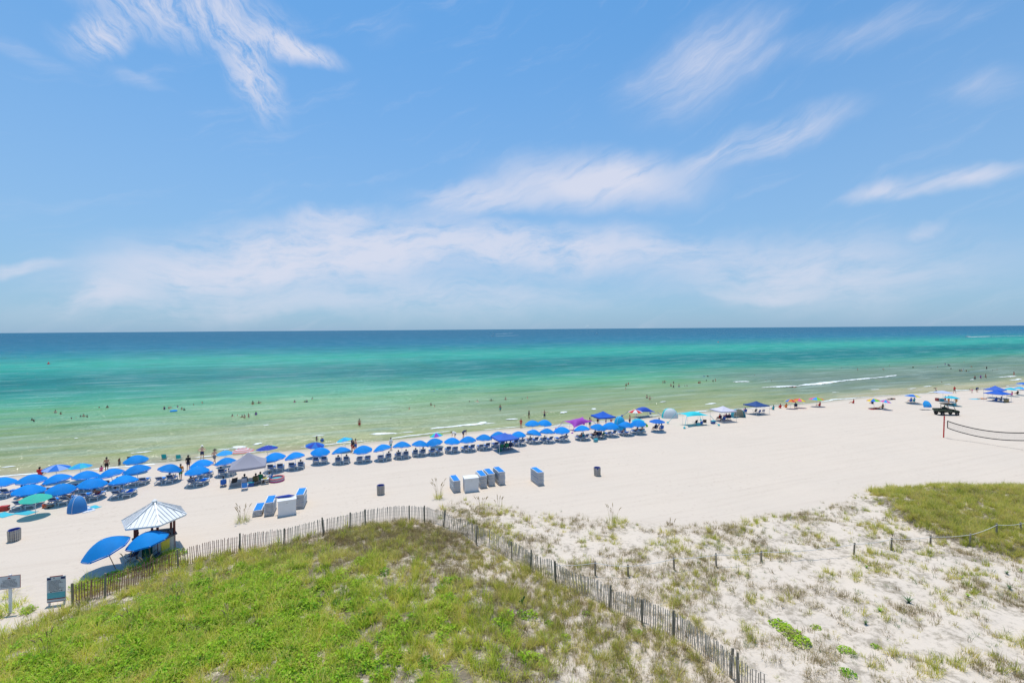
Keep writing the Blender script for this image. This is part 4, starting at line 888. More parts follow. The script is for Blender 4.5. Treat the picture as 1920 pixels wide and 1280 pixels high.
special(589, 833, [RB, NV], 'mid blue umbrella tilted at the water edge', 1.1, (.1, .12, 0)); special(649, 824, [LB, CY], 'light blue umbrella over the group standing at the water', 1.0, (-.05, -.16, 0)); special(820, 815, [GN, CY, PU, LB], 'green, cyan and purple panelled umbrella behind the row', .9)
special(1191.5, 771, [RD, WH], 'red and white panelled umbrella above the blue shade', 1.15, rim=2.0); special(1196, 788, [CY], 'pale cyan umbrella behind the blue rental ones', 1.0); special(1232, 789, [RB], 'plain blue umbrella over seated people beside a lime float', 1.15)
special(1482, 751, [RD, YE, RB, OR], 'rainbow umbrella with orange and blue panels', 1.05); special(1497.5, 749.5, [PK, YE, RD, OR], 'pink and yellow rainbow umbrella', 1.05); special(1530.7, 747.4, [OR, PK, LB, GN], 'pastel rainbow umbrella standing apart', 1.3)
special(1639, 750, [RD, YE, RB, GN], 'red, yellow and blue rainbow umbrella', 1.1); special(1658, 752, [LB, PK], 'small pink and light blue umbrella', .85); special(1711, 742, [RB, YE, LB, RB], 'blue umbrella with one yellow panel', 1.3)
special(1768, 735, [ST, WH], 'blue and white striped umbrella above the utility vehicle', 1.5, rings=True, rim=1.8); special(1784, 745, [CY], 'turquoise umbrella shading people beside the vehicle', 1.25); special(1731, 753, [LB], 'light blue umbrella tipped over on the sand', 1.0, (1.2, .5, 0), rim=.8)
special(1895, 729, [CY], 'cyan umbrella by the water far along the beach', 1.0); special(1912, 727.5, [LB, CY], 'light blue umbrella next to the far cyan one', 1.0); special(1918, 719, [RB], 'deep blue umbrella farthest along the beach', 1.2)

# ------------------------------------------------------------------ canopy tents
def canopy(name, px_, py_, w, d, h, peak, cm_, leg, label, turn=0.0, val=.22, sag=.10, slant=False):
    """px,py: ground spot under the middle of the roof"""
    t = tag(empty(name, G(px_, py_), SEA_ROT+turn), label, 'canopy tent'); m = MB()
    cs = [(-w/2, -d/2), (w/2, -d/2), (w/2, d/2), (-w/2, d/2)]
    for k in range(4):
        a, b = cs[k], cs[(k+1) % 4]; m = MB(); n = 6
        def fn(u, v):
            x = a[0]+(b[0]-a[0])*u; y = a[1]+(b[1]-a[1])*u; q = 1-v
            return (x*q, y*q, h+(peak-h)*(v**1.12)-sag*math.sin(math.pi*v)*.6-sag*.35*math.sin(math.pi*u)*(1-v))
        m.grid(fn, 6, 6); pn = m.build('roof_panel', cm_, t, True)
        if val: m = MB(); m.grid(lambda u, v: (a[0]+(b[0]-a[0])*u, a[1]+(b[1]-a[1])*u, h-sag*.35*math.sin(math.pi*u)-val*v), 6, 1); m.build('valance', cm_, pn)
    for x, y in cs:
        s_ = 1.12 if slant else .97; m = MB(); m.tube([(x*s_, y*s_, -.1), (x*.97, y*.97, h)], .022, 6); m.build('leg', leg, t)
        m = MB(); m.box((x*s_, y*s_, .02), (.14, .14, .04)); m.build('foot_plate', leg, t)
    for k in range(4):
        a, b = cs[k], cs[(k+1) % 4]; m = MB(); mid = ((a[0]+b[0])/2*.97, (a[1]+b[1])/2*.97, h-.35); m.bar((a[0]*.97, a[1]*.97, h-.04), mid, .02); m.bar((b[0]*.97, b[1]*.97, h-.04), mid, .02); m.build('scissor_brace', leg, t)
    return t
GREYC = mat('grey_tent_cloth', (.34, .33, .39), .8, .06, 1.5, transl=.18); LILAC = mat('lilac_white_cloth', (.62, .60, .70), .8, .05, 1.5, transl=.2); CBLUE = mat('canopy_blue_cloth', (.05, .15, .60), .75, .08, 1.5, transl=.25); CB2 = mat('canopy_strong_blue', (.015, .12, .58), .75, .08, 1.5, transl=.25); CNAVY = mat('canopy_navy_cloth', (.02, .07, .24), .75, .08, 1.5, transl=.15)
canopy('canopy_tent', 466, 902, 3.3, 3.2, 1.85, 3.1, GREYC, ALU, 'grey peaked canopy tent with people on chairs beneath', .12)
canopy('canopy_tent', 947, 844, 2.9, 2.7, 1.75, 2.35, CBLUE, ALU, 'periwinkle blue canopy tent set in front of the umbrella row', .1, .18)
canopy('canopy_tent', 1131, 802, 3.0, 2.8, 2.0, 2.75, CB2, NAVY, 'strong blue canopy tent near the water by the purple sail', 0, .2)
canopy('canopy_tent', 1356, 789, 3.0, 3.0, 1.95, 2.6, LILAC, STEEL, 'white canopy tent over four seated people', -.1, .2)
canopy('canopy_tent', 1418, 776, 3.2, 3.0, 1.75, 2.45, CNAVY, ALU, 'navy canopy tent close to the water', 0, .16)
canopy('canopy_tent', 1870, 752, 3.4, 3.0, 1.7, 2.5, CB2, ALU, 'blue canopy tent nearest the utility vehicle', 0, .1, .12); canopy('canopy_tent', 1866, 746, 3.2, 3.0, 1.9, 2.75, CBLUE, ALU, 'darker blue canopy tent behind another blue canopy', .2, .1, .12)
# stretched shade sails
def sail(name, px_, py_, cols, size, h, label, low, turn=0.0, legs=True, strap=None):
    t = tag(empty(name, G(px_, py_), SEA_ROT+turn), label, 'shade sail'); n = 12; c4 = [Vector((-size, -size*.55, low[0])), Vector((size, -size*.55, low[1])), Vector((size, size*.6, low[2])), Vector((-size, size*.6, low[3]))]
    def fn(u, v):
        p = (c4[0]*(1-u)+c4[1]*u)*(1-v)+(c4[3]*(1-u)+c4[2]*u)*v; pin = 1-.30*math.sin(math.pi*u)*abs(2*v-1)-.0; q = 1-.30*math.sin(math.pi*v)*abs(2*u-1)
        z = p.z+(h-p.z)*(math.sin(math.pi*u)*math.sin(math.pi*v))**.8; return (p.x*q, p.y*pin, z)
    m = MB(); m.grid(fn, n, n); m.build('sail_cloth', cols, t, True)
    for x, y in ((-.38, -.2), (.38, -.2), (-.38, .25), (.38, .25)):
        u, v = x+.5, y+.5; tp = Vector(fn(u, v)); m = MB(); m.tube([(tp.x*1.08, tp.y*1.1, -.1), tp], .018, 6); m.build('pole', ALU, t)
    for c in c4:
        e = Vector((c.x*1.45, c.y*1.6, .05)); m = MB(); m.tube([c, e], .03, 5); sb = m.build('anchor_strap', strap or cols, t)
        m = MB(); m.lathe([(0, .02), (.16, .03), (.2, .12), (.10, .24), (0, .26)], 8); o = m.build('sandbag', strap or cols, sb); o.location = e
    return t
PURP = mat('purple_lycra', (.36, .06, .46), .7, .08, 1.5, transl=.25); AQUA = mat('aqua_lycra', (.03, .58, .66), .7, .08, 1.5, transl=.25); ROYAL = mat('royal_lycra', (.03, .10, .52), .7, .08, 1.5, transl=.25)
sail('shade_sail', 1085, 805, PURP, 2.1, 1.75, 'purple stretched shade sail at the water edge', (.7, 1.3, 1.6, 1.4), .25)
sail('shade_sail', 1300, 796, AQUA, 2.3, 2.15, 'aqua stretched shade sail on long straps with sandbags', (1.7, 1.6, 1.8, 1.8), -.05)
sail('shade_sail', 1206, 782, ROYAL, 2.2, 1.9, 'royal blue shade sail below the red and white umbrella', (1.3, 1.0, .9, 1.1), 0)
# pop-up tents
def popup(name, px_, py_, w, d, h, cols, label, turn=0.0, two=False, peak=.5):
    t = tag(empty(name, G(px_, py_), SEA_ROT+turn), label, 'beach tent'); m = MB(); n = 16; A1 = R(128)
    def fn(u, v):                                   # a dome open towards local -Y
        az_ = -A1+2*A1*u; el_ = v*math.pi/2; k = math.cos(el_)**.8
        return (w/2*k*math.sin(az_), d/2*k*math.cos(az_), h*math.sin(el_)**.9)
    m.grid(fn, n, 8); m.m = [(1 if two and 4 <= (i % n) <= 11 else 0) for i in range(len(m.f))]; m.build('shell', cols, t, True)
    m = MB(); m.grid(lambda u, v: ((u-.5)*w*.9, (v-.6)*d*.9, .02+.01*math.sin(u*9)), 4, 4); m.build('floor_sheet', cols[0], t)
    for u in (0, .33, .67, 1.0): m = MB(); m.tube([Vector(fn(u, v/10))*1.006 for v in range(11)], .014, 5); m.build('tent_pole', ALU, t)
    return t
PB = mat('popup_blue', (.05, .25, .58), .7, .1, 1.5, transl=.25); PC = mat('popup_cyan', (.02, .42, .72), .7, .1, 1.5, transl=.25); PA = mat('popup_aqua', (.02, .55, .58), .7, .08, 1.5, transl=.25); PW = mat('popup_white', (.66, .68, .70), .7, .05, 1.5, transl=.25); PT = mat('popup_tan', (.40, .38, .30), .8, .08, 1.5, transl=.2); PTB = mat('popup_teal', (.05, .30, .38), .8, .08, 1.5, transl=.2)
popup('pop_up_tent', 147, 957, 1.6, 1.5, 1.35, [PB, PB], 'small blue dome tent beside a spread towel by the loungers', 2.2)
popup('pop_up_tent', 1162, 806, 2.0, 1.6, 2.2, [PC, PC], 'tall bright cyan pop-up tent behind the umbrellas', 2.9)
popup('pop_up_tent', 1256, 783, 2.9, 2.2, 1.75, [PA, PW], 'aqua and white arched beach tent', 2.7, True); popup('pop_up_tent', 1384, 782, 2.6, 2.0, 1.5, [PTB, PT], 'tan dome tent with a teal end', -.4, True)
# ------------------------------------------------------------------ people
def capsule(m, a, b, ra, rb, n=10):
    a, b = Vector(a), Vector(b); d = b-a
    if d.length < 1e-4: d = Vector((0, 0, .001)); b = a+d
    d.normalize(); pts = []; rs_ = []
    for t in (1.0, .8, .45): pts.append(a-d*ra*t); rs_.append(max(ra*math.sqrt(max(0, 1-t*t)), ra*.12))
    pts.append(a); rs_.append(ra); pts.append(b); rs_.append(rb)
    for t in (.45, .8, 1.0): pts.append(b+d*rb*t); rs_.append(max(rb*math.sqrt(max(0, 1-t*t)), rb*.12))
    m.tube(pts, rs_, n)
def fuse(m, name, mt, vox=.014, ratio=.22, smooth=4):
    o = bpy.data.objects.new('tmp', m.mesh('tmp', mt)); COL.objects.link(o)
    r_ = o.modifiers.new('r', 'REMESH'); r_.mode = 'VOXEL'; r_.voxel_size = vox
    s_ = o.modifiers.new('s', 'SMOOTH'); s_.factor = .5; s_.iterations = smooth
    d_ = o.modifiers.new('d', 'DECIMATE'); d_.ratio = ratio
    dg = bpy.context.evaluated_depsgraph_get(); me = bpy.data.meshes.new_from_object(o.evaluated_get(dg)); me.name = name
    me.polygons.foreach_set('use_smooth', [True]*len(me.polygons)); old = o.data; bpy.data.objects.remove(o); bpy.data.meshes.remove(old)
    if not me.materials: me.materials.append(mt)
    return me
V = Vector
POSES = {
 'stand': dict(P=(0,0,.93), W=(0,0,1.08), C=(0,0,1.27), N=(0,-.01,1.46), H=(0,.015,1.60), sh=(.175,0,1.40), el=(.235,-.03,1.13), wr=(.245,.06,.89), hp=(.085,0,.90), kn=(.095,.025,.49), an=(.10,-.02,.08), toe=(.115,.15,.035)),
 'hips': dict(P=(0,0,.93), W=(0,0,1.08), C=(0,0,1.27), N=(0,-.01,1.46), H=(0,.015,1.60), sh=(.175,0,1.40), el=(.37,-.06,1.22), wr=(.20,.06,1.02), hp=(.085,0,.90), kn=(.12,.025,.49), an=(.15,-.02,.08), toe=(.18,.15,.035)),
 'walk': dict(P=(0,0,.92), W=(0,.01,1.07), C=(0,.03,1.26), N=(0,.03,1.45), H=(0,.05,1.59), sh=(.175,.02,1.39), el=(.23,-.10,1.14), wr=(.24,.02,.90), el2=(.23,.10,1.13), wr2=(.22,.26,.95), hp=(.085,0,.89), kn=(.09,.20,.50), an=(.09,.24,.09), toe=(.10,.41,.05), kn2=(.09,-.03,.47), an2=(.09,-.32,.13), toe2=(.10,-.22,.03)),
 'wave': dict(P=(0,0,.93), W=(0,0,1.08), C=(0,0,1.27), N=(0,-.01,1.46), H=(0,.015,1.60), sh=(.175,0,1.40), el=(.38,.06,1.30), wr=(.55,.16,1.42), hp=(.085,0,.90), kn=(.095,.025,.49), an=(.10,-.02,.08), toe=(.115,.15,.035)),
 'sit': dict(P=(0,-.02,.40), W=(0,-.07,.54), C=(0,-.11,.73), N=(0,-.12,.92), H=(0,-.10,1.06), sh=(.175,-.11,.86), el=(.24,-.02,.61), wr=(.20,.20,.54), hp=(.09,0,.39), kn=(.12,.40,.45), an=(.12,.56,.08), toe=(.12,.71,.05)),
 'sand': dict(P=(0,0,.13), W=(0,-.04,.28), C=(0,-.07,.47), N=(0,-.07,.66), H=(0,-.05,.80), sh=(.175,-.07,.60), el=(.25,.02,.36), wr=(.20,.24,.30), hp=(.09,.02,.13), kn=(.13,.38,.32), an=(.13,.66,.07), toe=(.14,.78,.08)),
 'recline': dict(P=(0,-.08,.47), W=(0,-.20,.57), C=(0,-.35,.72), N=(0,-.49,.87), H=(0,-.55,1.0), sh=(.175,-.44,.81), el=(.27,-.25,.62), wr=(.22,.0,.54), hp=(.085,-.02,.46), kn=(.10,.38,.54), an=(.10,.78,.44), toe=(.11,.84,.56)),
 'lie': dict(P=(0,0,.13), W=(0,-.15,.13), C=(0,-.34,.14), N=(0,-.53,.13), H=(0,-.67,.13), sh=(.175,-.46,.13), el=(.28,-.26,.09), wr=(.27,-.02,.07), hp=(.085,.03,.12), kn=(.10,.44,.15), an=(.10,.84,.08), toe=(.12,.90,.17)),
 'bend': dict(P=(0,-.10,.88), W=(0,.03,.98), C=(0,.20,1.05), N=(0,.38,1.08), H=(0,.51,1.05), sh=(.175,.32,1.04), el=(.20,.36,.77), wr=(.15,.42,.54), hp=(.085,-.08,.85), kn=(.10,.02,.47), an=(.10,-.04,.08), toe=(.115,.13,.035)),
}
SKIN = [mat('skin_%d' % i, c, .55, .08, 5) for i, c in enumerate([(.72, .43, .29), (.60, .33, .20), (.42, .21, .12), (.20, .095, .055)])]
HAIRM = [mat('hair_%d' % i, c, .6, .25, 12) for i, c in enumerate([(.012, .009, .008), (.05, .026, .014), (.30, .19, .08), (.10, .05, .02)])]
CC = {k: mat('garment_'+k, c, .8, .12, 5) for k, c in dict(red=(.52, .02, .025), navy=(.015, .03, .10), black=(.012, .012, .014), blue=(.02, .12, .45), teal=(.03, .32, .36), white=(.70, .70, .68), pink=(.70, .12, .30), orange=(.70, .22, .04), green=(.04, .26, .10), purple=(.22, .06, .36), grey=(.22, .22, .23), yellow=(.70, .52, .06)).items()}
BODY = {}
def body_set(name):
    if name in BODY: return BODY[name]
    q = {k: V(v) for k, v in POSES[name].items()}; m = MB()
    def side(k, s):
        v = q.get(k+'2') if s < 0 and k+'2' in q else q[k]; return V((v.x*s, v.y, v.z))
    P_, W_, C_, N_, H_ = q['P'], q['W'], q['C'], q['N'], q['H']; X = V((1, 0, 0)); up = (H_-N_).normalized(); fw = V((0, 1, 0)) if name not in ('lie',) else V((0, 0, 1))
    if name == 'bend': fw = V((0, .3, -1)).normalized()
    def torso(m, g):
        capsule(m, P_-X*.065, P_+X*.065, .108+g, .108+g); capsule(m, W_-X*.045, W_+X*.045, .098+g, .098+g); capsule(m, C_-X*.075, C_+X*.075, .112+g, .112+g); capsule(m, P_, W_, .12+g, .115+g); capsule(m, W_, C_, .115+g, .125+g)
        capsule(m, C_, N_-(N_-C_)*.18, .12+g, .065+g); sl, sr = side('sh', -1), side('sh', 1); capsule(m, sl*.85+C_*.15, sr*.85+C_*.15, .062+g, .062+g)
    torso(m, 0); capsule(m, N_-(N_-C_)*.2, H_-up*.05, .058, .052)
    capsule(m, H_-up*.045+fw*.015, H_+up*.03, .070, .094); capsule(m, H_+fw*.085-up*.015, H_+fw*.10-up*.03, .016, .02); capsule(m, H_+fw*.07-up*.075, H_+fw*.075-up*.08, .03, .03)
    for s in (-1, 1):
        capsule(m, H_+X*s*.088-up*.01, H_+X*s*.092-up*.03, .022, .018)
        S_, E_, R_ = side('sh', s), side('el', s), side('wr', s); capsule(m, S_, E_, .052, .041); capsule(m, E_, R_, .042, .028)
        d = (R_-E_).normalized(); sd = d.cross(V((0, 1, .3))).normalized(); pe = R_+d*.085; capsule(m, R_, pe, .028, .036)
        for i, L in enumerate((.068, .078, .072, .056)): b0 = pe+sd*((i-1.5)*.021); capsule(m, b0, b0+d*L*.6+V((0, .012, 0)), .0105, .010, 6); capsule(m, b0+d*L*.6+V((0, .012, 0)), b0+d*L+V((0, .028, 0)), .010, .008, 6)
        th = R_+d*.03+sd*.03; capsule(m, th, th+d*.045+sd*.03, .013, .010, 6)
        hp, kn, an, toe = side('hp', s), side('kn', s), side('an', s), side('toe', s); capsule(m, hp, kn, .086, .056); capsule(m, kn, an, .057, .036); capsule(m, an-(toe-an)*.25, toe, .040, .032)
    res = {'body': fuse(m, 'body', SKIN[0])}
    m = MB(); torso_g = .014; capsule(m, P_-X*.065, P_+X*.065, .108+torso_g, .108+torso_g); capsule(m, P_, P_+(W_-P_)*.35, .125+torso_g, .118+torso_g)
    for s in (-1, 1): hp, kn = side('hp', s), side('kn', s); capsule(m, hp, hp+(kn-hp)*.55, .098, .088)
    res['shorts'] = fuse(m, 'shorts', CC['navy'], .016, .3, 3)
    m = MB(); capsule(m, P_-X*.065, P_+X*.065, .118, .118); capsule(m, P_-(W_-P_)*.25, P_+(W_-P_)*.1, .115, .122); res['brief'] = fuse(m, 'swim_brief', CC['black'], .016, .3, 3)
    m = MB(); torso(m, .010); res['suit'] = fuse(m, 'swimsuit', CC['red'], .016, .3, 3)
    m = MB(); capsule(m, C_-X*.08+(W_-C_)*.15, C_+X*.08+(W_-C_)*.15, .116, .116); res['bikini_top'] = fuse(m, 'bikini_top', CC['red'], .016, .3, 2)
    m = MB(); torso(m, .018)
    for s in (-1, 1): S_, E_ = side('sh', s), side('el', s); capsule(m, S_, S_+(E_-S_)*.7, .068, .060)
    res['shirt'] = fuse(m, 'shirt', CC['white'], .016, .3, 3)
    m = MB(); capsule(m, H_+up*.035-fw*.018, H_+up*.05-fw*.01, .098, .092); capsule(m, H_-fw*.05-up*.04, H_-fw*.03+up*.03, .068, .085); res['hair'] = fuse(m, 'hair', HAIRM[0], .014, .35, 2)
    m = MB(); capsule(m, H_+up*.035-fw*.02, H_+up*.05-fw*.012, .100, .094); capsule(m, H_-fw*.06, H_-fw*.085-up*.22, .075, .05); res['long_hair'] = fuse(m, 'hair', HAIRM[1], .014, .35, 2)
    hm = MB(); hm.lathe([(.20, .045), (.19, .058), (.112, .06), (.105, .12), (.06, .155), (0, .16)], 14); me = hm.mesh('sun_hat', CC['white'], True)
    M = up.to_track_quat('Z', 'Y').to_matrix().to_4x4(); M.translation = H_; me.transform(M); res['hat'] = me
    BODY[name] = res; return res
def setm(o, mt):
    o.material_slots[0].link = 'OBJECT'; o.material_slots[0].material = mt
def person(pose, loc, rz, label, skin=0, hair=0, wear=('shorts', 'navy'), top=None, hat=None, long=False, group=None, sc=1.0, rx=0.0):
    b = body_set(pose); o = link('person', b['body'], None, loc, rz); o.rotation_euler = (rx, 0, rz); o.scale = (sc,)*3; setm(o, SKIN[skin])
    h = link('hair', b['long_hair' if long else 'hair'], o); setm(h, HAIRM[hair])
    if wear: w = link({'shorts': 'shorts', 'brief': 'swim_brief', 'suit': 'swimsuit'}[wear[0]], b[wear[0]], o); setm(w, CC[wear[1]])
    if top: w = link(top[0], b[top[0]], o); setm(w, CC[top[1]])
    if hat: w = link('sun_hat', b['hat'], o); setm(w, CC[hat])
    return tag(o, label, 'person', group)
rp_ = random.Random(31)
def outfit(r):
    """clothes and the words for them"""
    c = r.choice(['navy', 'red', 'black', 'blue', 'teal', 'grey', 'orange', 'green'])
    k = r.random()
    if k < .52: return dict(wear=('shorts', c)), 'bare-chested person in %s swim shorts' % c
    if k < .72: c = r.choice(['black', 'red', 'navy', 'pink', 'purple']); return dict(wear=('suit', c), long=True), 'person in a %s swimsuit' % c
    if k < .86: c2 = r.choice(['black', 'red', 'pink', 'teal']); return dict(wear=('brief', c2), top=('bikini_top', c2), long=True), 'person in a %s bikini' % c2
    c2 = r.choice(['white', 'navy', 'blue', 'black']); return dict(wear=('shorts', c), top=('shirt', c2)), 'person in a %s swim shirt' % c2
def zone(px_):
    return ('off the two umbrella rows' if px_ < 420 else 'off the umbrella row' if px_ < 1060 else 'off the shade sails' if px_ < 1300 else 'off the navy canopy' if px_ < 1500 else 'near the long breaking wave' if px_ < 1700 else 'off the utility vehicle')
G_SW = 'bathers in the sea'
def bather(px_, py_, depth, pose=None, sc=1.0, **kw):
    """py: where the water meets the body"""
    r = random.Random(int(px_*13+py_*7)); p = W(px_, py_); d, words_ = outfit(r); d.update(kw)
    dep = {'chest': 1.22, 'waist': .93, 'thigh': .62, 'knee': .34, 'neck': 1.40, 'ankle': .1}[depth]
    z = water_z(p.x, p.y)-dep*sc; pose = pose or r.choice(['stand', 'stand', 'hips', 'walk', 'wave'])
    lb = '%s %s deep in the sea %s' % (words_, depth, zone(px_))
    return person(pose, (p.x, p.y, z), r.uniform(0, 6.28), lb, r.choice((0, 0, 1, 1, 2, 3)), r.choice((0, 0, 1, 2, 3)), group=G_SW, sc=sc*r.uniform(.92, 1.04), **d)
for x, y, d in [(60,788,'chest'),(63.5,790,'chest'),(104,774,'waist'),(114,777,'chest'),(134,785,'neck'),(151,781,'neck'),(157,781,'chest'),(163,782,'chest'),(186,764,'neck'),(201,764,'chest'),(308,768,'waist'),(317,766,'chest'),(320.5,765,'chest'),(333,763,'chest'),(341,768,'chest'),(345.5,769,'chest'),(363,759,'neck'),(379,755.5,'neck'),(474,758,'waist'),(435.5,782,'chest'),(445.5,780,'neck'),(454,783,'chest'),(458.5,784,'waist'),(466.5,783,'waist'),(480,779,'waist'),(485,756,'chest'),(489,756,'chest'),(552.5,754,'chest'),(571,754.5,'neck'),(575,754,'chest'),(585.5,748,'neck'),(767.5,767,'chest'),(808,761,'chest'),(814.5,763,'chest'),(814,733,'neck'),(895,755,'chest'),(921,753,'chest'),(948,751,'waist'),(979,750,'neck'),(989,748,'chest'),
        (1173,730,'chest'),(1174,724,'waist'),(1178,721,'waist'),(1243,718,'waist'),(1246.5,718,'waist'),(1258,724,'waist'),(1263,719,'waist'),(1262.7,726,'waist'),(1273,725,'waist'),(1284,724,'neck'),(1288,724,'neck'),(1310,719,'chest'),(1312.5,719,'waist'),(1324.5,714,'neck'),(1337,716,'waist'),(1341.5,715,'waist'),(1320,706,'neck'),(1327,706,'chest'),(1213,746,'waist'),(1218.6,749,'waist'),(1415,703,'neck'),(1436,714,'neck'),(1446.6,714,'neck'),(1525,691,'neck'),(1578,690.5,'neck'),(1608,694,'waist'),(1654.6,692,'neck'),(1657,694,'waist'),(1668,686,'neck'),(1712,689,'chest'),(1758,689,'chest'),(1772,683.5,'waist'),(1778,685,'waist'),(1780.5,686,'chest'),(1783,692,'chest'),(1800,696,'waist'),(1803,695.5,'waist'),(1806,695,'waist'),(1812,697,'waist'),(1816.6,697,'neck'),(1807.6,679.5,'chest'),(1821.5,688,'chest'),(1850,692,'thigh'),(1861,695,'neck'),(1869.5,693.5,'neck'),(1828,711,'thigh'),(1839,710,'thigh'),(1848,709.5,'knee'),(1901,705,'knee'),(1765.7,717,'neck'),(1755,737,'knee'),(1751.6,728,'neck'),(594,826,'waist'),(604,828,'waist'),(224,871,'waist'),(880.5,754,'neck')]:
    bather(x, y, d)
def wader(x, y, depth, label, pose='stand', **kw):
    p = W(x, y); z = water_z(p.x, p.y)-depth; return person(pose, (p.x, p.y, z), kw.pop('rz', 0), label, **kw)
wader(674, 799, .42, 'tanned person in dark red shorts wading alone off the umbrella row', 'stand', rz=SEA_ROT, skin=1, wear=('shorts', 'red'))
wader(938, 770.5, .35, 'person in pale blue shorts wading far out on the sand bar', 'walk', rz=.5, skin=2, wear=('shorts', 'teal')); wader(992, 784, .25, 'slim person in dark swimwear wading behind two blue umbrellas', 'stand', rz=2, skin=2, wear=('suit', 'black')); wader(1021, 783, .3, 'person stepping out of the shallows behind two blue umbrellas', 'wave', rz=3.2, skin=1, wear=('shorts', 'navy')); wader(977, 802, .15, 'person in a bright red swimsuit at the water edge', 'hips', rz=2.6, skin=1, wear=('suit', 'red'), long=True)
def walker(x, y, label, pose='stand', turn=0.0, **kw): return person(pose, G(x, y), SEA_ROT+turn, label, **kw)
walker(339, 899, 'person in an orange top and patterned shorts walking past loungers', 'walk', .4, skin=1, hair=1, wear=('shorts', 'green'), top=('shirt', 'orange')); walker(353, 881, 'person in a black long shirt and black hat by the water row', 'stand', 0, skin=1, wear=('shorts', 'navy'), top=('shirt', 'black'), hat='black')
walker(379, 862, 'bare-chested person in navy shorts and white hat facing the sea', 'hips', 0, skin=0, wear=('shorts', 'navy'), hat='white', sc=1.08); walker(402, 870, 'bare-chested person with a dark hat and pale shorts', 'walk', -2.2, skin=0, wear=('shorts', 'grey'), hat='black', sc=1.08)
walker(660, 845, 'person in navy and red standing in the group by the light blue umbrella', 'stand', 1.2, skin=1, wear=('shorts', 'red'), top=('shirt', 'navy')); walker(667, 846, 'bare-chested person standing in the group by the light blue umbrella', 'hips', -1, skin=0, wear=('shorts', 'blue')); walker(663, 849, 'person in black beside the group under the light blue umbrella', 'walk', 2, skin=1, wear=('shorts', 'red'), top=('shirt', 'black')); walker(733, 844, 'person in a pale shirt standing behind the umbrella row', 'stand', .6, skin=1, wear=('shorts', 'teal'), top=('shirt', 'white'))
walker(853, 823, 'person in white bending over behind the row', 'bend', 1.4, skin=1, wear=('shorts', 'grey'), top=('shirt', 'white')); walker(869, 821, 'person in dark clothes bending over behind the row', 'bend', -1.2, skin=1, wear=('shorts', 'navy'), top=('shirt', 'navy'))
walker(1106, 803, 'tanned person in turquoise shorts beside the strong blue canopy', 'hips', .3, skin=1, wear=('shorts', 'teal'), sc=1.05); walker(1121, 797, 'person in dark shorts standing under the strong blue canopy', 'stand', 2, skin=1, wear=('shorts', 'black')); walker(1136, 797, 'person in a white shirt under the strong blue canopy', 'stand', 1, skin=0, wear=('shorts', 'blue'), top=('shirt', 'white')); walker(1146, 796, 'person in red shorts at the corner of the strong blue canopy', 'stand', 3, skin=0, wear=('shorts', 'red'), top=('shirt', 'white')); walker(1181, 797, 'person standing beyond the tall cyan tent', 'stand', .4, skin=1, wear=('shorts', 'navy'))
walker(1790, 737, 'person in red walking at the water edge beyond the vehicle', 'walk', 1.5, skin=1, wear=('shorts', 'black'), top=('shirt', 'red')); walker(1822.5, 736, 'child squatting low at the water edge', 'bend', .8, skin=0, wear=('shorts', 'pink'), sc=.8); walker(1831.5, 735, 'person in navy bending at the water edge', 'bend', -1.5, skin=1, wear=('shorts', 'navy'), top=('shirt', 'navy'))
walker(1779, 757, 'person in orange shorts under the turquoise umbrella', 'stand', 1, skin=1, wear=('shorts', 'orange')); walker(1793, 760, 'person in an orange suit beside the turquoise umbrella', 'walk', -.5, skin=1, wear=('suit', 'orange'), long=True); walker(1600, 756, 'person in red sitting alone on the sand at the water edge', 'sand', .3, skin=1, wear=('shorts', 'red'), top=('shirt', 'red'))
walker(190, 883, 'child in pink playing at the water edge', 'sand', .5, skin=0, wear=('suit', 'pink'), sc=.75); walker(200, 884, 'person standing at the water edge behind the umbrella row', 'stand', .2, skin=2, wear=('shorts', 'black')); walker(75, 891, 'person in a maroon shirt sitting at the water behind the row', 'sand', 0, skin=1, wear=('shorts', 'navy'), top=('shirt', 'red'), sc=1.1)
walker(1236, 803, 'person in navy standing by the plain blue umbrella', 'stand', 1, skin=1, wear=('shorts', 'black'), top=('shirt', 'navy'))
# people on loungers of the rows
OUT = 'guests lying on the rental loungers'
for i in (2, 3, 9, 13, 16, 17, 21, 24, 25, 29, 30, 31, 32, 33, 45, 46, 48, 51, 52, 54, 55, 58, 60, 61, 63, 65, 67, 68, 70):
    if i < len(occupied):
        q, kd = occupied[i]; r = random.Random(i); d, words_ = outfit(r); row = 'the second row' if i >= 62 else 'the long row'
        person('recline', (q.x, q.y, q.z+.02), SEA_ROT, words_+' reclining on a lounger of '+row, r.choice((0, 1, 1, 2)), r.choice((0, 1, 2)), group=OUT, **d)
# sitting on chairs
def seated(kind, x, y, clabel, plabel, turn=0.0, who=True, **kw):
    c = chair(kind, x, y, clabel, 'folding chairs on the beach', turn)
    if who: low = kind in ('blue', 'teal', 'web', 'pale'); person('sit', c.location+Vector((0, 0, -.13 if low else .03)), SEA_ROT+turn, plabel, **kw)
seated('pale', 459, 908, 'pale low chair in the middle of the grey tent', 'broad-shouldered person in a pale shirt seated under the grey tent', 0, skin=1, wear=('shorts', 'navy'), top=('shirt', 'grey'), sc=1.08)
seated('char', 438, 911, 'dark folding chair standing empty at the grey tent', '', .5, False); seated('web', 459, 917, 'bright blue webbed low chair empty in front of the grey tent', '', .1, False)
seated('olive', 480, 908, 'olive folding chair under the grey tent', 'person in black seated on the olive chair', 0, skin=1, wear=('shorts', 'black'), top=('shirt', 'black')); seated('green', 489, 905, 'green folding chair under the grey tent', 'person in a green shirt seated beside the olive chair', -.2, skin=1, wear=('shorts', 'navy'), top=('shirt', 'green'))
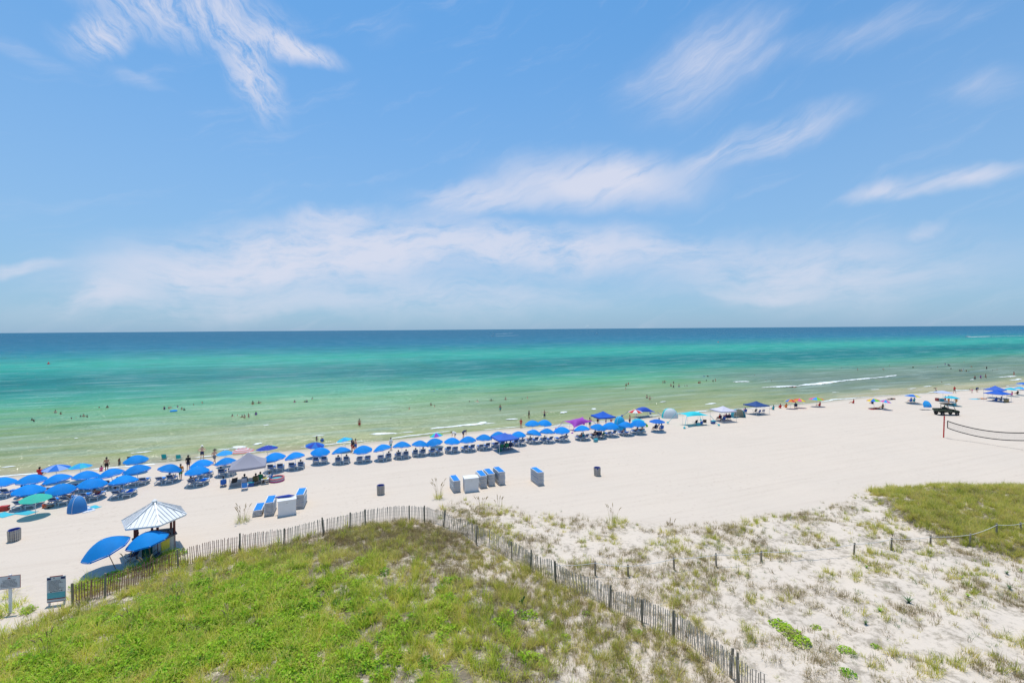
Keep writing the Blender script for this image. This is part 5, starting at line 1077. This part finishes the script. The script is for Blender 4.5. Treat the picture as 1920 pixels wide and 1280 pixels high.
seated('blue', 419, 911, 'low blue chair at a grey tent leg beside loungers', 'person in a pale shirt on a low chair by the tent leg', .2, skin=0, wear=('shorts', 'blue'), top=('shirt', 'white')); seated('blue', 503, 903, 'low blue chair at the grey tent by the paddling pool', 'person in a light shirt turned sideways at the grey tent', 1.3, skin=1, wear=('shorts', 'teal'), top=('shirt', 'white'))
seated('green', 949, 843, 'green folding chair under the periwinkle canopy', 'person in black seated under the periwinkle canopy', .1, skin=1, wear=('shorts', 'black'), top=('shirt', 'black')); seated('green', 940, 844, 'green low-backed chair beside a cooler under the periwinkle canopy', '', 0, False); seated('navy', 957, 842, 'navy chair under the periwinkle canopy', 'person in grey seated under the periwinkle canopy', -.2, skin=0, wear=('shorts', 'navy'), top=('shirt', 'grey'))
for i, (k, x, y, w_) in enumerate([('teal', 1094, 823, 'teal'), ('navy', 1115, 820, 'navy'), ('navy', 1123, 821, 'black'), ('green', 1131, 821, 'green')]):
    seated(k, x, y, ('teal chair in the circle below the crowded umbrellas', 'navy chair of the person in navy in the seated circle', 'navy chair of the person in black in the seated circle', 'green chair in the circle below the crowded umbrellas')[i], 'person in %s seated in the circle below the crowded umbrellas' % w_, (-.8, .2, -.3, .9)[i], skin=(1, 0, 1, 1)[i], wear=('shorts', 'navy'), top=('shirt', w_ if w_ in CC else 'navy'))
seated('navy', 1229, 807, 'navy chair under the plain blue umbrella', 'person with dark hair seated under the plain blue umbrella', .2, skin=1, wear=('shorts', 'black'), top=('shirt', 'navy')); seated('blue', 1240, 806, 'low blue chair under the plain blue umbrella', 'person in blue seated under the plain blue umbrella', -.2, skin=1, wear=('shorts', 'blue'), top=('shirt', 'blue'))
seated('char', 1303, 797, 'charcoal chair empty under the aqua sail', '', .1, False); seated('blue', 1313, 797, 'blue chair under the aqua sail', '', -.1, False); seated('char', 1321, 796, 'second charcoal chair beside the blue one under the aqua sail', '', -.6, False)
for i, (x, y, c) in enumerate([(1349, 788, 'red'), (1356, 789, 'blue'), (1361, 787, 'pink'), (1367, 787, 'red')]): seated('navy' if i != 1 else 'blue', x, y, ('navy chair at the white canopy leg nearest the aqua sail', 'low blue chair under the white canopy', 'navy chair in the middle of the white canopy', 'navy chair at the white canopy leg nearest the tan tent')[i], ('person in red under the white canopy nearest the aqua sail', 'person in blue under the white canopy', 'person in pink under the white canopy', 'person in red under the white canopy nearest the tan tent')[i], (.1, .3, -.2, -.5)[i], skin=1, wear=('shorts', 'navy'), top=('shirt', c))
seated('blue', 1397, 774, 'low blue chair between the tan tent and navy canopy', 'person in pink on a low chair beside the tan tent', -.5, skin=0, wear=('shorts', 'blue'), top=('shirt', 'pink')); seated('char', 1415, 775, 'charcoal chair empty under the navy canopy', '', 0, False); seated('blue', 1422, 775, 'blue chair empty under the navy canopy', '', .1, False); seated('pale', 1430, 774, 'pale chair at the edge of the navy canopy', '', -.3, False)
for x, y, lb, c in [(1463, 765, 'person in red sitting on sand before the rainbow umbrellas', 'red'), (1474, 764, 'person in orange sitting below the rainbow umbrellas', 'orange'), (1450, 768, 'child sitting apart on the sand near the rainbow umbrellas', 'teal'), (1537, 761, 'person in red under the pastel rainbow umbrella', 'red'), (1636, 757, 'person sitting under the red and yellow umbrella', 'navy'), (1708, 753, 'person in blue under the umbrella with one yellow panel', 'blue'), (1714, 753, 'person in teal under the umbrella with one yellow panel', 'teal'), (1772, 750, 'person in red under the blue and white striped umbrella', 'red'), (1868, 752, 'person in blue sitting beneath the nearest blue canopy', 'blue'), (1877, 751, 'person in grey sitting beneath the nearest blue canopy', 'grey'), (1897, 741, 'person in pink sitting below the far cyan umbrella', 'pink'), (1908, 739, 'person in black sitting below the far light blue umbrella', 'black')]:
    walker(x, y, lb, 'sand', rp_.uniform(-.5, .5), skin=1, wear=('shorts', c), top=('shirt', c))
seated('navy', 1492, 765, 'navy reclined chair beside the pink and yellow umbrella', 'person in navy on a chair beside the pink and yellow umbrella', -.8, skin=1, wear=('shorts', 'navy'), top=('shirt', 'navy'))
walker(1642, 766, 'person in red lying on a towel in front of the rainbow umbrellas', 'lie', 1.3, skin=1, wear=('shorts', 'red')); walker(1655, 765, 'person in black propped up on a towel', 'sand', 1.1, skin=1, wear=('shorts', 'black'), top=('shirt', 'black')); walker(1672, 748, 'person lying on dark towel at the water edge', 'lie', 1.2, skin=2, wear=('shorts', 'black')); walker(1842, 748, 'person sunbathing beside the cyan towel', 'lie', 1.0, skin=1, wear=('shorts', 'orange'))
for i, (x, y) in enumerate([(40, 937), (92, 949)]): walker(x, y, ('person in navy lying on sand by the sea green umbrella', 'person in blue lying beside the small dome tent')[i], 'lie', .4, skin=1, wear=('shorts', 'navy' if i == 0 else 'blue'))
# ------------------------------------------------------------------ small things on the sand
def towel(px_, py_, c, label, turn=0.0, w=.85, l=1.7):
    m = MB(); r = random.Random(int(px_*3)); ph = r.uniform(0, 6)
    m.grid(lambda u, v: ((u-.5)*w+.03*math.sin(v*7+ph), (v-.5)*l, .018+.012*math.sin(u*8+ph)*math.sin(v*6)), 8, 10); b = len(m.v); n = len(m.f)
    o = m.build('towel', c, None, True); o.location = G(px_, py_); o.rotation_euler = (0, 0, SEA_ROT+turn); md = o.modifiers.new('t', 'SOLIDIFY'); md.thickness = .012
    return tag(o, label, 'towel', 'towels spread on the sand')
AQT = mat('towel_aqua', (.05, .42, .52), .9, .2, 6); WHT = mat('towel_pattern', (.55, .58, .62), .9, .5, 9); DKT = mat('towel_dark', (.04, .045, .06), .9, .2, 6); RDT = mat('towel_red', (.5, .05, .05), .9, .2, 6)
towel(163, 955, WHT, 'white patterned towel in front of the small dome tent', .6); towel(178, 950, AQT, 'light blue towel end beside the small dome tent', .9, .5, 1.1); towel(47, 961, AQT, 'teal towel crumpled on sand below the sea green umbrella', 1.1); towel(6, 965, AQT, 'pale aqua towel by a red bag', .9)
towel(1638, 767, RDT, 'red towel in front of the rainbow umbrellas', 1.3); towel(1654, 766, DKT, 'dark towel beside the red one', 1.2); towel(1672, 749, DKT, 'dark towel spread at the water edge', 1.2, 1.0, 2.2); towel(1828, 748, mat('towel_cyan', (.03, .45, .62), .9, .15, 6), 'cyan towel stretched out near the blue canopies', 1.2, .9, 2.0); towel(1735, 768, DKT, 'dark towel with gear behind the vehicle', 1.2, .8, 1.8); towel(1711, 755, DKT, 'dark towel under the umbrella with one yellow panel', 1.2, 1.4, 2.2)
def cooler(px_, py_, body, lid, label, turn=0.0, s=1.0):
    t = tag(empty('cool_box', G(px_, py_), SEA_ROT+turn), label, 'cool box', 'cool boxes on the sand'); t.scale = (s,)*3
    m = MB(); m.box((0, 0, .19), (.58, .36, .36), None, 0, 1.05); m.build('body', body, t); m = MB(); m.box((0, 0, .40), (.63, .41, .07)); m.build('lid', lid, t)
    for sx in (-1, 1): m = MB(); m.tube([(sx*.31, -.10, .30), (sx*.35, -.08, .27), (sx*.35, .08, .27), (sx*.31, .10, .30)], .014, 5); m.build('handle', WHITE, t)
REDP = mat('red_plastic', (.48, .03, .02), .5, .12, 3); TEALP = mat('teal_plastic', (.03, .35, .42), .5, .12, 3); WHP = mat('white_plastic', (.7, .7, .7), .5, .08, 3); ORP = mat('orange_red_plastic', (.62, .10, .03), .5, .12, 3); BLP = mat('blue_plastic', (.02, .09, .32), .5, .12, 3)
cooler(8, 957, REDP, REDP, 'red cool bag box at the end of the second row'); cooler(86, 951, ORP, ORP, 'orange red bucket box beside the sea green umbrella', .3, .75); cooler(470, 911, BLP, TEALP, 'blue and teal cool box under the grey tent'); cooler(937, 846, GREEN_P, GREEN_P, 'green cool box under the periwinkle canopy', 0, .8); cooler(1117, 828, TEALP, TEALP, 'turquoise cool box in front of the seated circle', .4); cooler(1337, 794, BLP, TEALP, 'blue cool box between the aqua sail and white canopy', .2, 1.2); cooler(1309, 798, TEALP, TEALP, 'aqua cool box among the chairs under the aqua sail'); cooler(1174, 813, REDP, REDP, 'red bag box beside flat loungers', .5, .8); cooler(1757, 751, REDP, REDP, 'red cool box under the blue and white striped umbrella', .2, 1.3); cooler(1766, 752, TEALP, TEALP, 'teal cool box beside the red one', 0, 1.3); cooler(1789, 761, TEALP, TEALP, 'teal cool box behind the utility vehicle', .2, 1.3); cooler(1887, 754, mat('tan_wicker', (.32, .24, .10), .8, .25, 9), mat('tan_wicker', (.3, .2, .1)), 'tan wicker box under the nearest blue canopy', .2, 1.6); cooler(1204, 809, TEALP, BLP, 'teal cool box by the last rental umbrella', 0, 1.1)
def ring(px_, py_, c1, label, R_=.42, r_=.12, h=.0, stretch=1.0, wat=False, tilt=0.0):
    m = MB(); n, k = 20, 8; vs = [((R_+r_*math.cos(b))*math.cos(a)*stretch, (R_+r_*math.cos(b))*math.sin(a), r_+r_*math.sin(b)) for a in [2*math.pi*i/n for i in range(n)] for b in [2*math.pi*j/k for j in range(k)]]
    m.add(vs, [(i*k+j, ((i+1) % n)*k+j, ((i+1) % n)*k+(j+1) % k, i*k+(j+1) % k) for i in range(n) for j in range(k)]); m.m = [(i//k//2) % 2 if isinstance(c1, list) else 0 for i in range(len(m.f))]
    o = m.build('swim_ring', c1, None, True); o.location = (W(px_, py_)+Vector((0, 0, -.06))) if wat else G(px_, py_)+Vector((0, 0, h)); o.rotation_euler = (tilt, 0, SEA_ROT); return tag(o, label, 'swim ring')
ring(325.5, 771, LB, 'blue swim ring floating among bathers', .5, .16, wat=True); ring(1207, 800, GN, 'lime inflatable ring standing beside the plain blue umbrella', .55, .16, .0, 1.0, tilt=1.25)
t = tag(empty('paddling_pool', G(519, 901), SEA_ROT), 'small pink and aqua inflatable paddling pool beside the grey tent', 'paddling pool')
for z, c, nm in ((.08, PK, 'lower_tube'), (.22, WH, 'middle_tube'), (.36, SA, 'upper_tube')): m = MB(); m.lathe([(.68+.08*math.cos(b), z+.08*math.sin(b)) for b in [2*math.pi*j/8 for j in range(9)]], 22); m.build(nm, c, t, True)
m = MB(); m.lathe([(0, .24), (.66, .24)], 20); m.build('water', mat('pool_water', (.10, .45, .52), .1, .05), t)
t = tag(empty('camp_table', G(497, 907), SEA_ROT+.1), 'small folding table with food under the grey tent', 'table'); m = MB(); m.box((0, 0, .55), (.7, .45, .03)); m.build('table_top', WHP, t)
for x in (-.3, .3):
    for y in (-.18, .18): m = MB(); m.tube([(x, y, .54), (x*1.1, y*1.2, 0)], .012, 5); m.build('leg', STEEL, t)
tag(MB().box((0, 0, .05), (.34, .26, .10), None, 0, .9).build('food_tray', YELLOW), 'yellow food tray on the folding table', 'tray').location = t.location+Vector((0, 0, .565))
for x, y, c, lb in [(309, 858, CY, 'turquoise beach chair at the water edge behind the long row'), (336, 859, CY, 'second turquoise beach chair facing the water')]: chair('teal', x, y+3, lb, 'folding chairs on the beach')
chair('navy', 246, 868, 'dark beach chair under the lone water-edge umbrella', 'folding chairs on the beach'); chair('char', 267, 867, 'brown-grey beach chair under the lone water-edge umbrella', 'folding chairs on the beach')

# ------------------------------------------------------------------ volleyball net
P0, D = Vector((62.0, 64.6, 0)), Vector((.484, -.875, 0)); LN = 8.6
P0 = G(1769, 820); t = tag(empty('volleyball_net', P0), 'sagging black-edged volleyball net strung from a red pole', 'volleyball net')
for q, nm in ((0, .05), (LN+.9, -.05)): m = MB(); m.tube([D*q+Vector((0, 0, -.4)), D*q+Vector((nm*3, 0, 3.1))], .075, 8); m.build('pole', RED, t)
def zt(u): return 2.46-.62*math.sin(math.pi*min(u*1.0, 1))**.8
m = MB(); n = 24; off = D*.45
for i in range(n):
    a, b = i/n, (i+1)/n; m.bar(off+D*LN*a*.95+Vector((0, 0, zt(a))), off+D*LN*b*.95+Vector((0, 0, zt(b))), .03, .12)
m.build('top_tape', BLACK, t); m = MB()
for i in range(n):
    a, b = i/n, (i+1)/n; m.bar(off+D*LN*a*.95+Vector((0, 0, zt(a)-.98)), off+D*LN*b*.95+Vector((0, 0, zt(b)-.98)), .03, .11)
m.build('bottom_tape', BLACK, t)
for u in (0, 1): m = MB(); m.bar(off+D*LN*u*.95+Vector((0, 0, zt(u)+.02)), off+D*LN*u*.95+Vector((0, 0, zt(u)-1.0)), .09, .05); m.build('side_tape', BLACK, t)
m = MB(); CORD = mat('net_cord', (.30, .28, .27), .9, .1)
for i in range(1, 80): u = i/80; p = off+D*LN*u*.95; m.bar(p+Vector((0, 0, zt(u)-.03)), p+Vector((0, 0, zt(u)-.96)), .004, .004)
for j in range(1, 9):
    for i in range(12): a, b = i/12, (i+1)/12; m.bar(off+D*LN*a*.95+Vector((0, 0, zt(a)-j*.107)), off+D*LN*b*.95+Vector((0, 0, zt(b)-j*.107)), .004, .004)
m.build('mesh_cords', CORD, t)['kind'] = 'stuff'
for z in (2.44, 1.50): m = MB(); m.tube([Vector((.0, 0, z)), off+Vector((0, 0, z+.01))], .008, 4); m.build('tie_rope', ROPE, t)
tag(MB().tube([G(1775, 822)+Vector((0, 0, .01)), G(1830, 829)+Vector((0, 0, .012)), G(1880, 837)+Vector((0, 0, .01)), G(1918, 843)+Vector((0, 0, .01))], .012, 4).build('net_shadow', mat('net_shadow_strip', (.25, .22, .20), .9, .1)), 'thin dark strip painted as shadow on sand below the net', 'painted shadow')  # dark strip laid along the sand as painted shadow of the net

# ------------------------------------------------------------------ utility vehicle
uv = tag(empty('utility_vehicle', G(1775, 777.5), -.04), 'dark green open utility vehicle with black roof on the sand', 'vehicle')
m = MB(); m.box((-.15, 0, .60), (2.9, 1.1, .16)); m.build('chassis', BLACK, uv)
m = MB(); m.add([(.75, -.62, .60), (1.70, -.55, .58), (1.78, -.48, .82), (.78, -.62, 1.08), (.75, .62, .60), (1.70, .55, .58), (1.78, .48, .82), (.78, .62, 1.08)], [(0, 1, 2, 3), (7, 6, 5, 4), (3, 2, 6, 7), (1, 5, 6, 2), (0, 3, 7, 4)]); m.build('hood', UTVG, uv)
m = MB(); m.box((1.74, 0, .60), (.10, 1.1, .26)); m.build('front_bumper', BLACK, uv)
for s in (-1, 1):
    m = MB(); m.lathe([(0, 0), (.07, .0), (.08, .03), (0, .04)], 10); o = m.build('headlight', WHITE, uv); o.location = (1.76, s*.40, .74); o.rotation_euler = (0, R(80), 0)
    m = MB(); m.box((-.05, s*.60, .75), (.95, .05, .42)); m.build('door', UTVG, uv)
m = MB(); m.box((-1.25, 0, .80), (1.35, 1.35, .05)); bed = m.build('cargo_bed', UTVG, uv)
for s in (-1, 1): m = MB(); m.box((-1.25, s*.66, .97), (1.35, .05, .32)); m.build('side_board', UTVG, bed)
for x in (-1.93, -.57): m = MB(); m.box((x, 0, .97), (.05, 1.30, .32)); m.build('tail_board', UTVG, bed)
m = MB(); m.box((0, 0, .84), (.55, 1.2, .16)); m.box((-.30, 0, 1.12), (.12, 1.2, .50), (0, -.15, 0)); m.build('bench_seat', SEAT, uv)
for s in (-1, 1): m = MB(); m.tube([(-.50, s*.62, .75), (-.46, s*.60, 1.90), (.55, s*.58, 1.93), (.95, s*.62, 1.05)], .045, 6); m.build('roll_bar', BLACK, uv)
for x, z in ((-.46, 1.90), (.55, 1.93)): m = MB(); m.tube([(x, -.6, z), (x, .6, z)], .03, 6); m.build('cross_bar', BLACK, uv)
m = MB(); m.box((.04, 0, 2.02), (1.45, 1.40, .10), None, 0, .93); m.build('roof', mat('matt_black_roof', (.025, .025, .025), .95, .2, 4, spec=.05), uv)
m = MB(); m.tube([(.72, .3, 1.0), (.50, .3, 1.12)], .018, 6); sw = m.build('steering_column', BLACK, uv); m = MB(); m.lathe([(.17+.016*math.cos(b), .016*math.sin(b)) for b in [2*math.pi*j/6 for j in range(7)]], 16); o = m.build('steering_wheel', BLACK, sw); o.location = (.48, .3, 1.13); o.rotation_euler = (0, R(-60), 0)
for x in (1.22, -1.28):
    for s in (-1, 1):
        m = MB(); m.lathe([(.17, -.12), (.29, -.12), (.32, -.07), (.325, 0), (.32, .07), (.29, .12), (.17, .12), (.17, -.12)], 20); o = m.build('wheel', RUBBER, uv, True); o.location = (x, s*.66, .31); o.rotation_euler = (R(90), 0, 0)
        m = MB(); m.lathe([(0, .06), (.05, .07), (.16, .05), (.175, -.05), (.05, -.07), (0, -.06)], 14); m.build('rim', mat('rim_grey', (.20, .20, .20), .4, .1, 4, metal=.6), o)
        m = MB(); m.grid(lambda u, v: (x+.40*math.cos(math.pi*u), s*(.54+.26*v), .50+.26*math.sin(math.pi*u)), 8, 2); m.build('mudguard', UTVG, uv)
dv = person('sit', uv.matrix_basis@Vector((.02, .3, .52)), -R(90)-.04, 'person in a khaki shirt driving the utility vehicle', skin=1, wear=('shorts', 'grey'), top=('shirt', 'green'))

# ------------------------------------------------------------------ far out on the water
def boat(px_, py_, label, rz, L=7.0, wake=None):
    p = W(px_, py_); t = tag(empty('motor_boat', p, rz), label, 'boat', 'motor boats far out'); k = L/7
    m = MB(); n = 8; secs = []
    for i in range(n+1):
        u = i/n; x = (u-.5)*L; w = 1.15*k*(1-max(0, (u-.45)/.55)**2.2)+.02; top = .75*k+.35*k*u*u; secs += [(x, -w, top), (x, -w*.8, .05), (x, 0, -.3), (x, w*.8, .05), (x, w, top)]
    m.add(secs, [(i*5+j, (i+1)*5+j, (i+1)*5+j+1, i*5+j+1) for i in range(n) for j in range(4)]+[(0, 1, 2, 3, 4)]+[(i*5+4, (i+1)*5+4, (i+1)*5, i*5) for i in range(n)]); m.build('hull', WHP, t)
    m = MB(); m.box((-.2*k, 0, 1.25*k), (1.0*k, .9*k, .9*k), None, 0, .8); m.build('console', WHP, t); m = MB(); m.box((-.3*k, 0, 2.3*k), (1.8*k, 1.5*k, .08)); m.build('roof', WHP, t)
    for x, y in ((-1.0, -.6), (-1.0, .6), (.45, -.6), (.45, .6)): m = MB(); m.tube([(x*k, y*k, .8*k), (x*k, y*k, 2.3*k)], .03, 5); m.build('roof_post', STEEL, t)
    m = MB(); m.box((-L/2-.2, 0, .55*k), (.45*k, .4*k, .9*k)); m.build('outboard_motor', BLACK, t)
    return t
def wake(p0, p1, w_): foam(p0, p1, w_, .12, 'boat_wake')
boat(925, 626, 'white motor boat with a straight wake far offshore, nearer the horizon', math.pi, 7); wake((928, 626.2), (962, 624.6), 4.5); boat(923, 630, 'white motor boat with a short wake just below another boat', math.pi, 7); wake((926, 630.2), (972, 628.6), 3.2)
pb = boat(1119, 626, 'white motor boat towing the parasail', .3, 8); boat(1814, 631.5, 'white speed boat pulling a long bright wake', math.pi, 7.5); wake((1814, 631.8), (1856, 630.4), 5.5); wake((1850, 630.8), (1925, 629.4), 1.8)
pc = pb.location+Vector((-46, -20, 0)); Yp = pc.y; pc = Vector((((1102-960)/FPX)*Yp, Yp, CAM_H+(HOR-1.0-612.5)/FPX*Yp+1)); ps = tag(empty('parasail', pc), 'pale parasail canopy floating just above the horizon', 'parasail')
m = MB(); m.grid(lambda u, v: (6.5*math.sin((u-.5)*2.6), 3.2*(v-.5), 6.5*math.cos((u-.5)*2.6)-5.0+.5*math.sin(v*3.1)), 12, 3); m.build('canopy', [WH], ps, True)
for i, u in enumerate((.1, .3, .5, .7, .9)): m = MB(); m.tube([(6.5*math.sin((u-.5)*2.6), 0, 6.5*math.cos((u-.5)*2.6)-5.0), (0, 0, -7)], .03, 4); m.build('line', ROPE, ps)
m = MB(); m.tube([(0, 0, -7), pb.location-pc+Vector((0, 0, 2))], .03, 4); m.build('tow_rope', ROPE, ps)
def buoy(px_, py_, c, label):
    p = W(px_, py_); t = tag(empty('buoy', p), label, 'buoy', 'marker buoys'); m = MB(); m.lathe([(0, -.3), (.5, -.25), (.62, .1), (.5, .5), (.2, .8), (.12, 1.3), (0, 1.35)], 12); m.build('float', c, t, True); m = MB(); m.lathe([(.625, .02), (.64, .1), (.60, .2)], 12); m.build('band', WHP, t)
buoy(91, 683, REDP, 'red marker buoy far out beyond the dark water band'); buoy(1346.5, 642, ORP, 'orange marker buoy far out near the horizon')
p = W(1487, 726.5); o = tag(MB().lathe([(0, .0), (.28, .02), (.30, .05), (.0, .09)], 14).build('body_board', WHP), 'white body board in the breaking wave', 'board'); o.location = p+Vector((0, 0, .05)); o.scale = (1, 1.9, 1)
person('lie', p+Vector((0, 0, .08)), 1.2, 'person lying on a white board in the breaking wave', 2, 0, ('shorts', 'black'))
t = tag(empty('prickly_pear', G(978, 1134)), 'dark green prickly pear cactus on the grassy dune edge', 'cactus')
PAD = mat('cactus_pad', (.05, .16, .04), .6, .2, 8)
for i, (x, z, s_, ry) in enumerate([(0, .14, 1.0, .1), (.06, .40, .95, .35), (.19, .62, .8, .5), (-.14, .30, .7, -.6)]):
    m = MB(); m.lathe([(.0, -.17), (.07, -.14), (.115, -.03), (.12, .05), (.08, .14), (.0, .17)], 12); o = m.build('pad', PAD, t, True); o.location = (x*.7, 0, z*.7); o.scale = (s_*.7, .18*s_, s_*.7); o.rotation_euler = (0, ry, .2*i)
for t in PROTO: scrap(t)
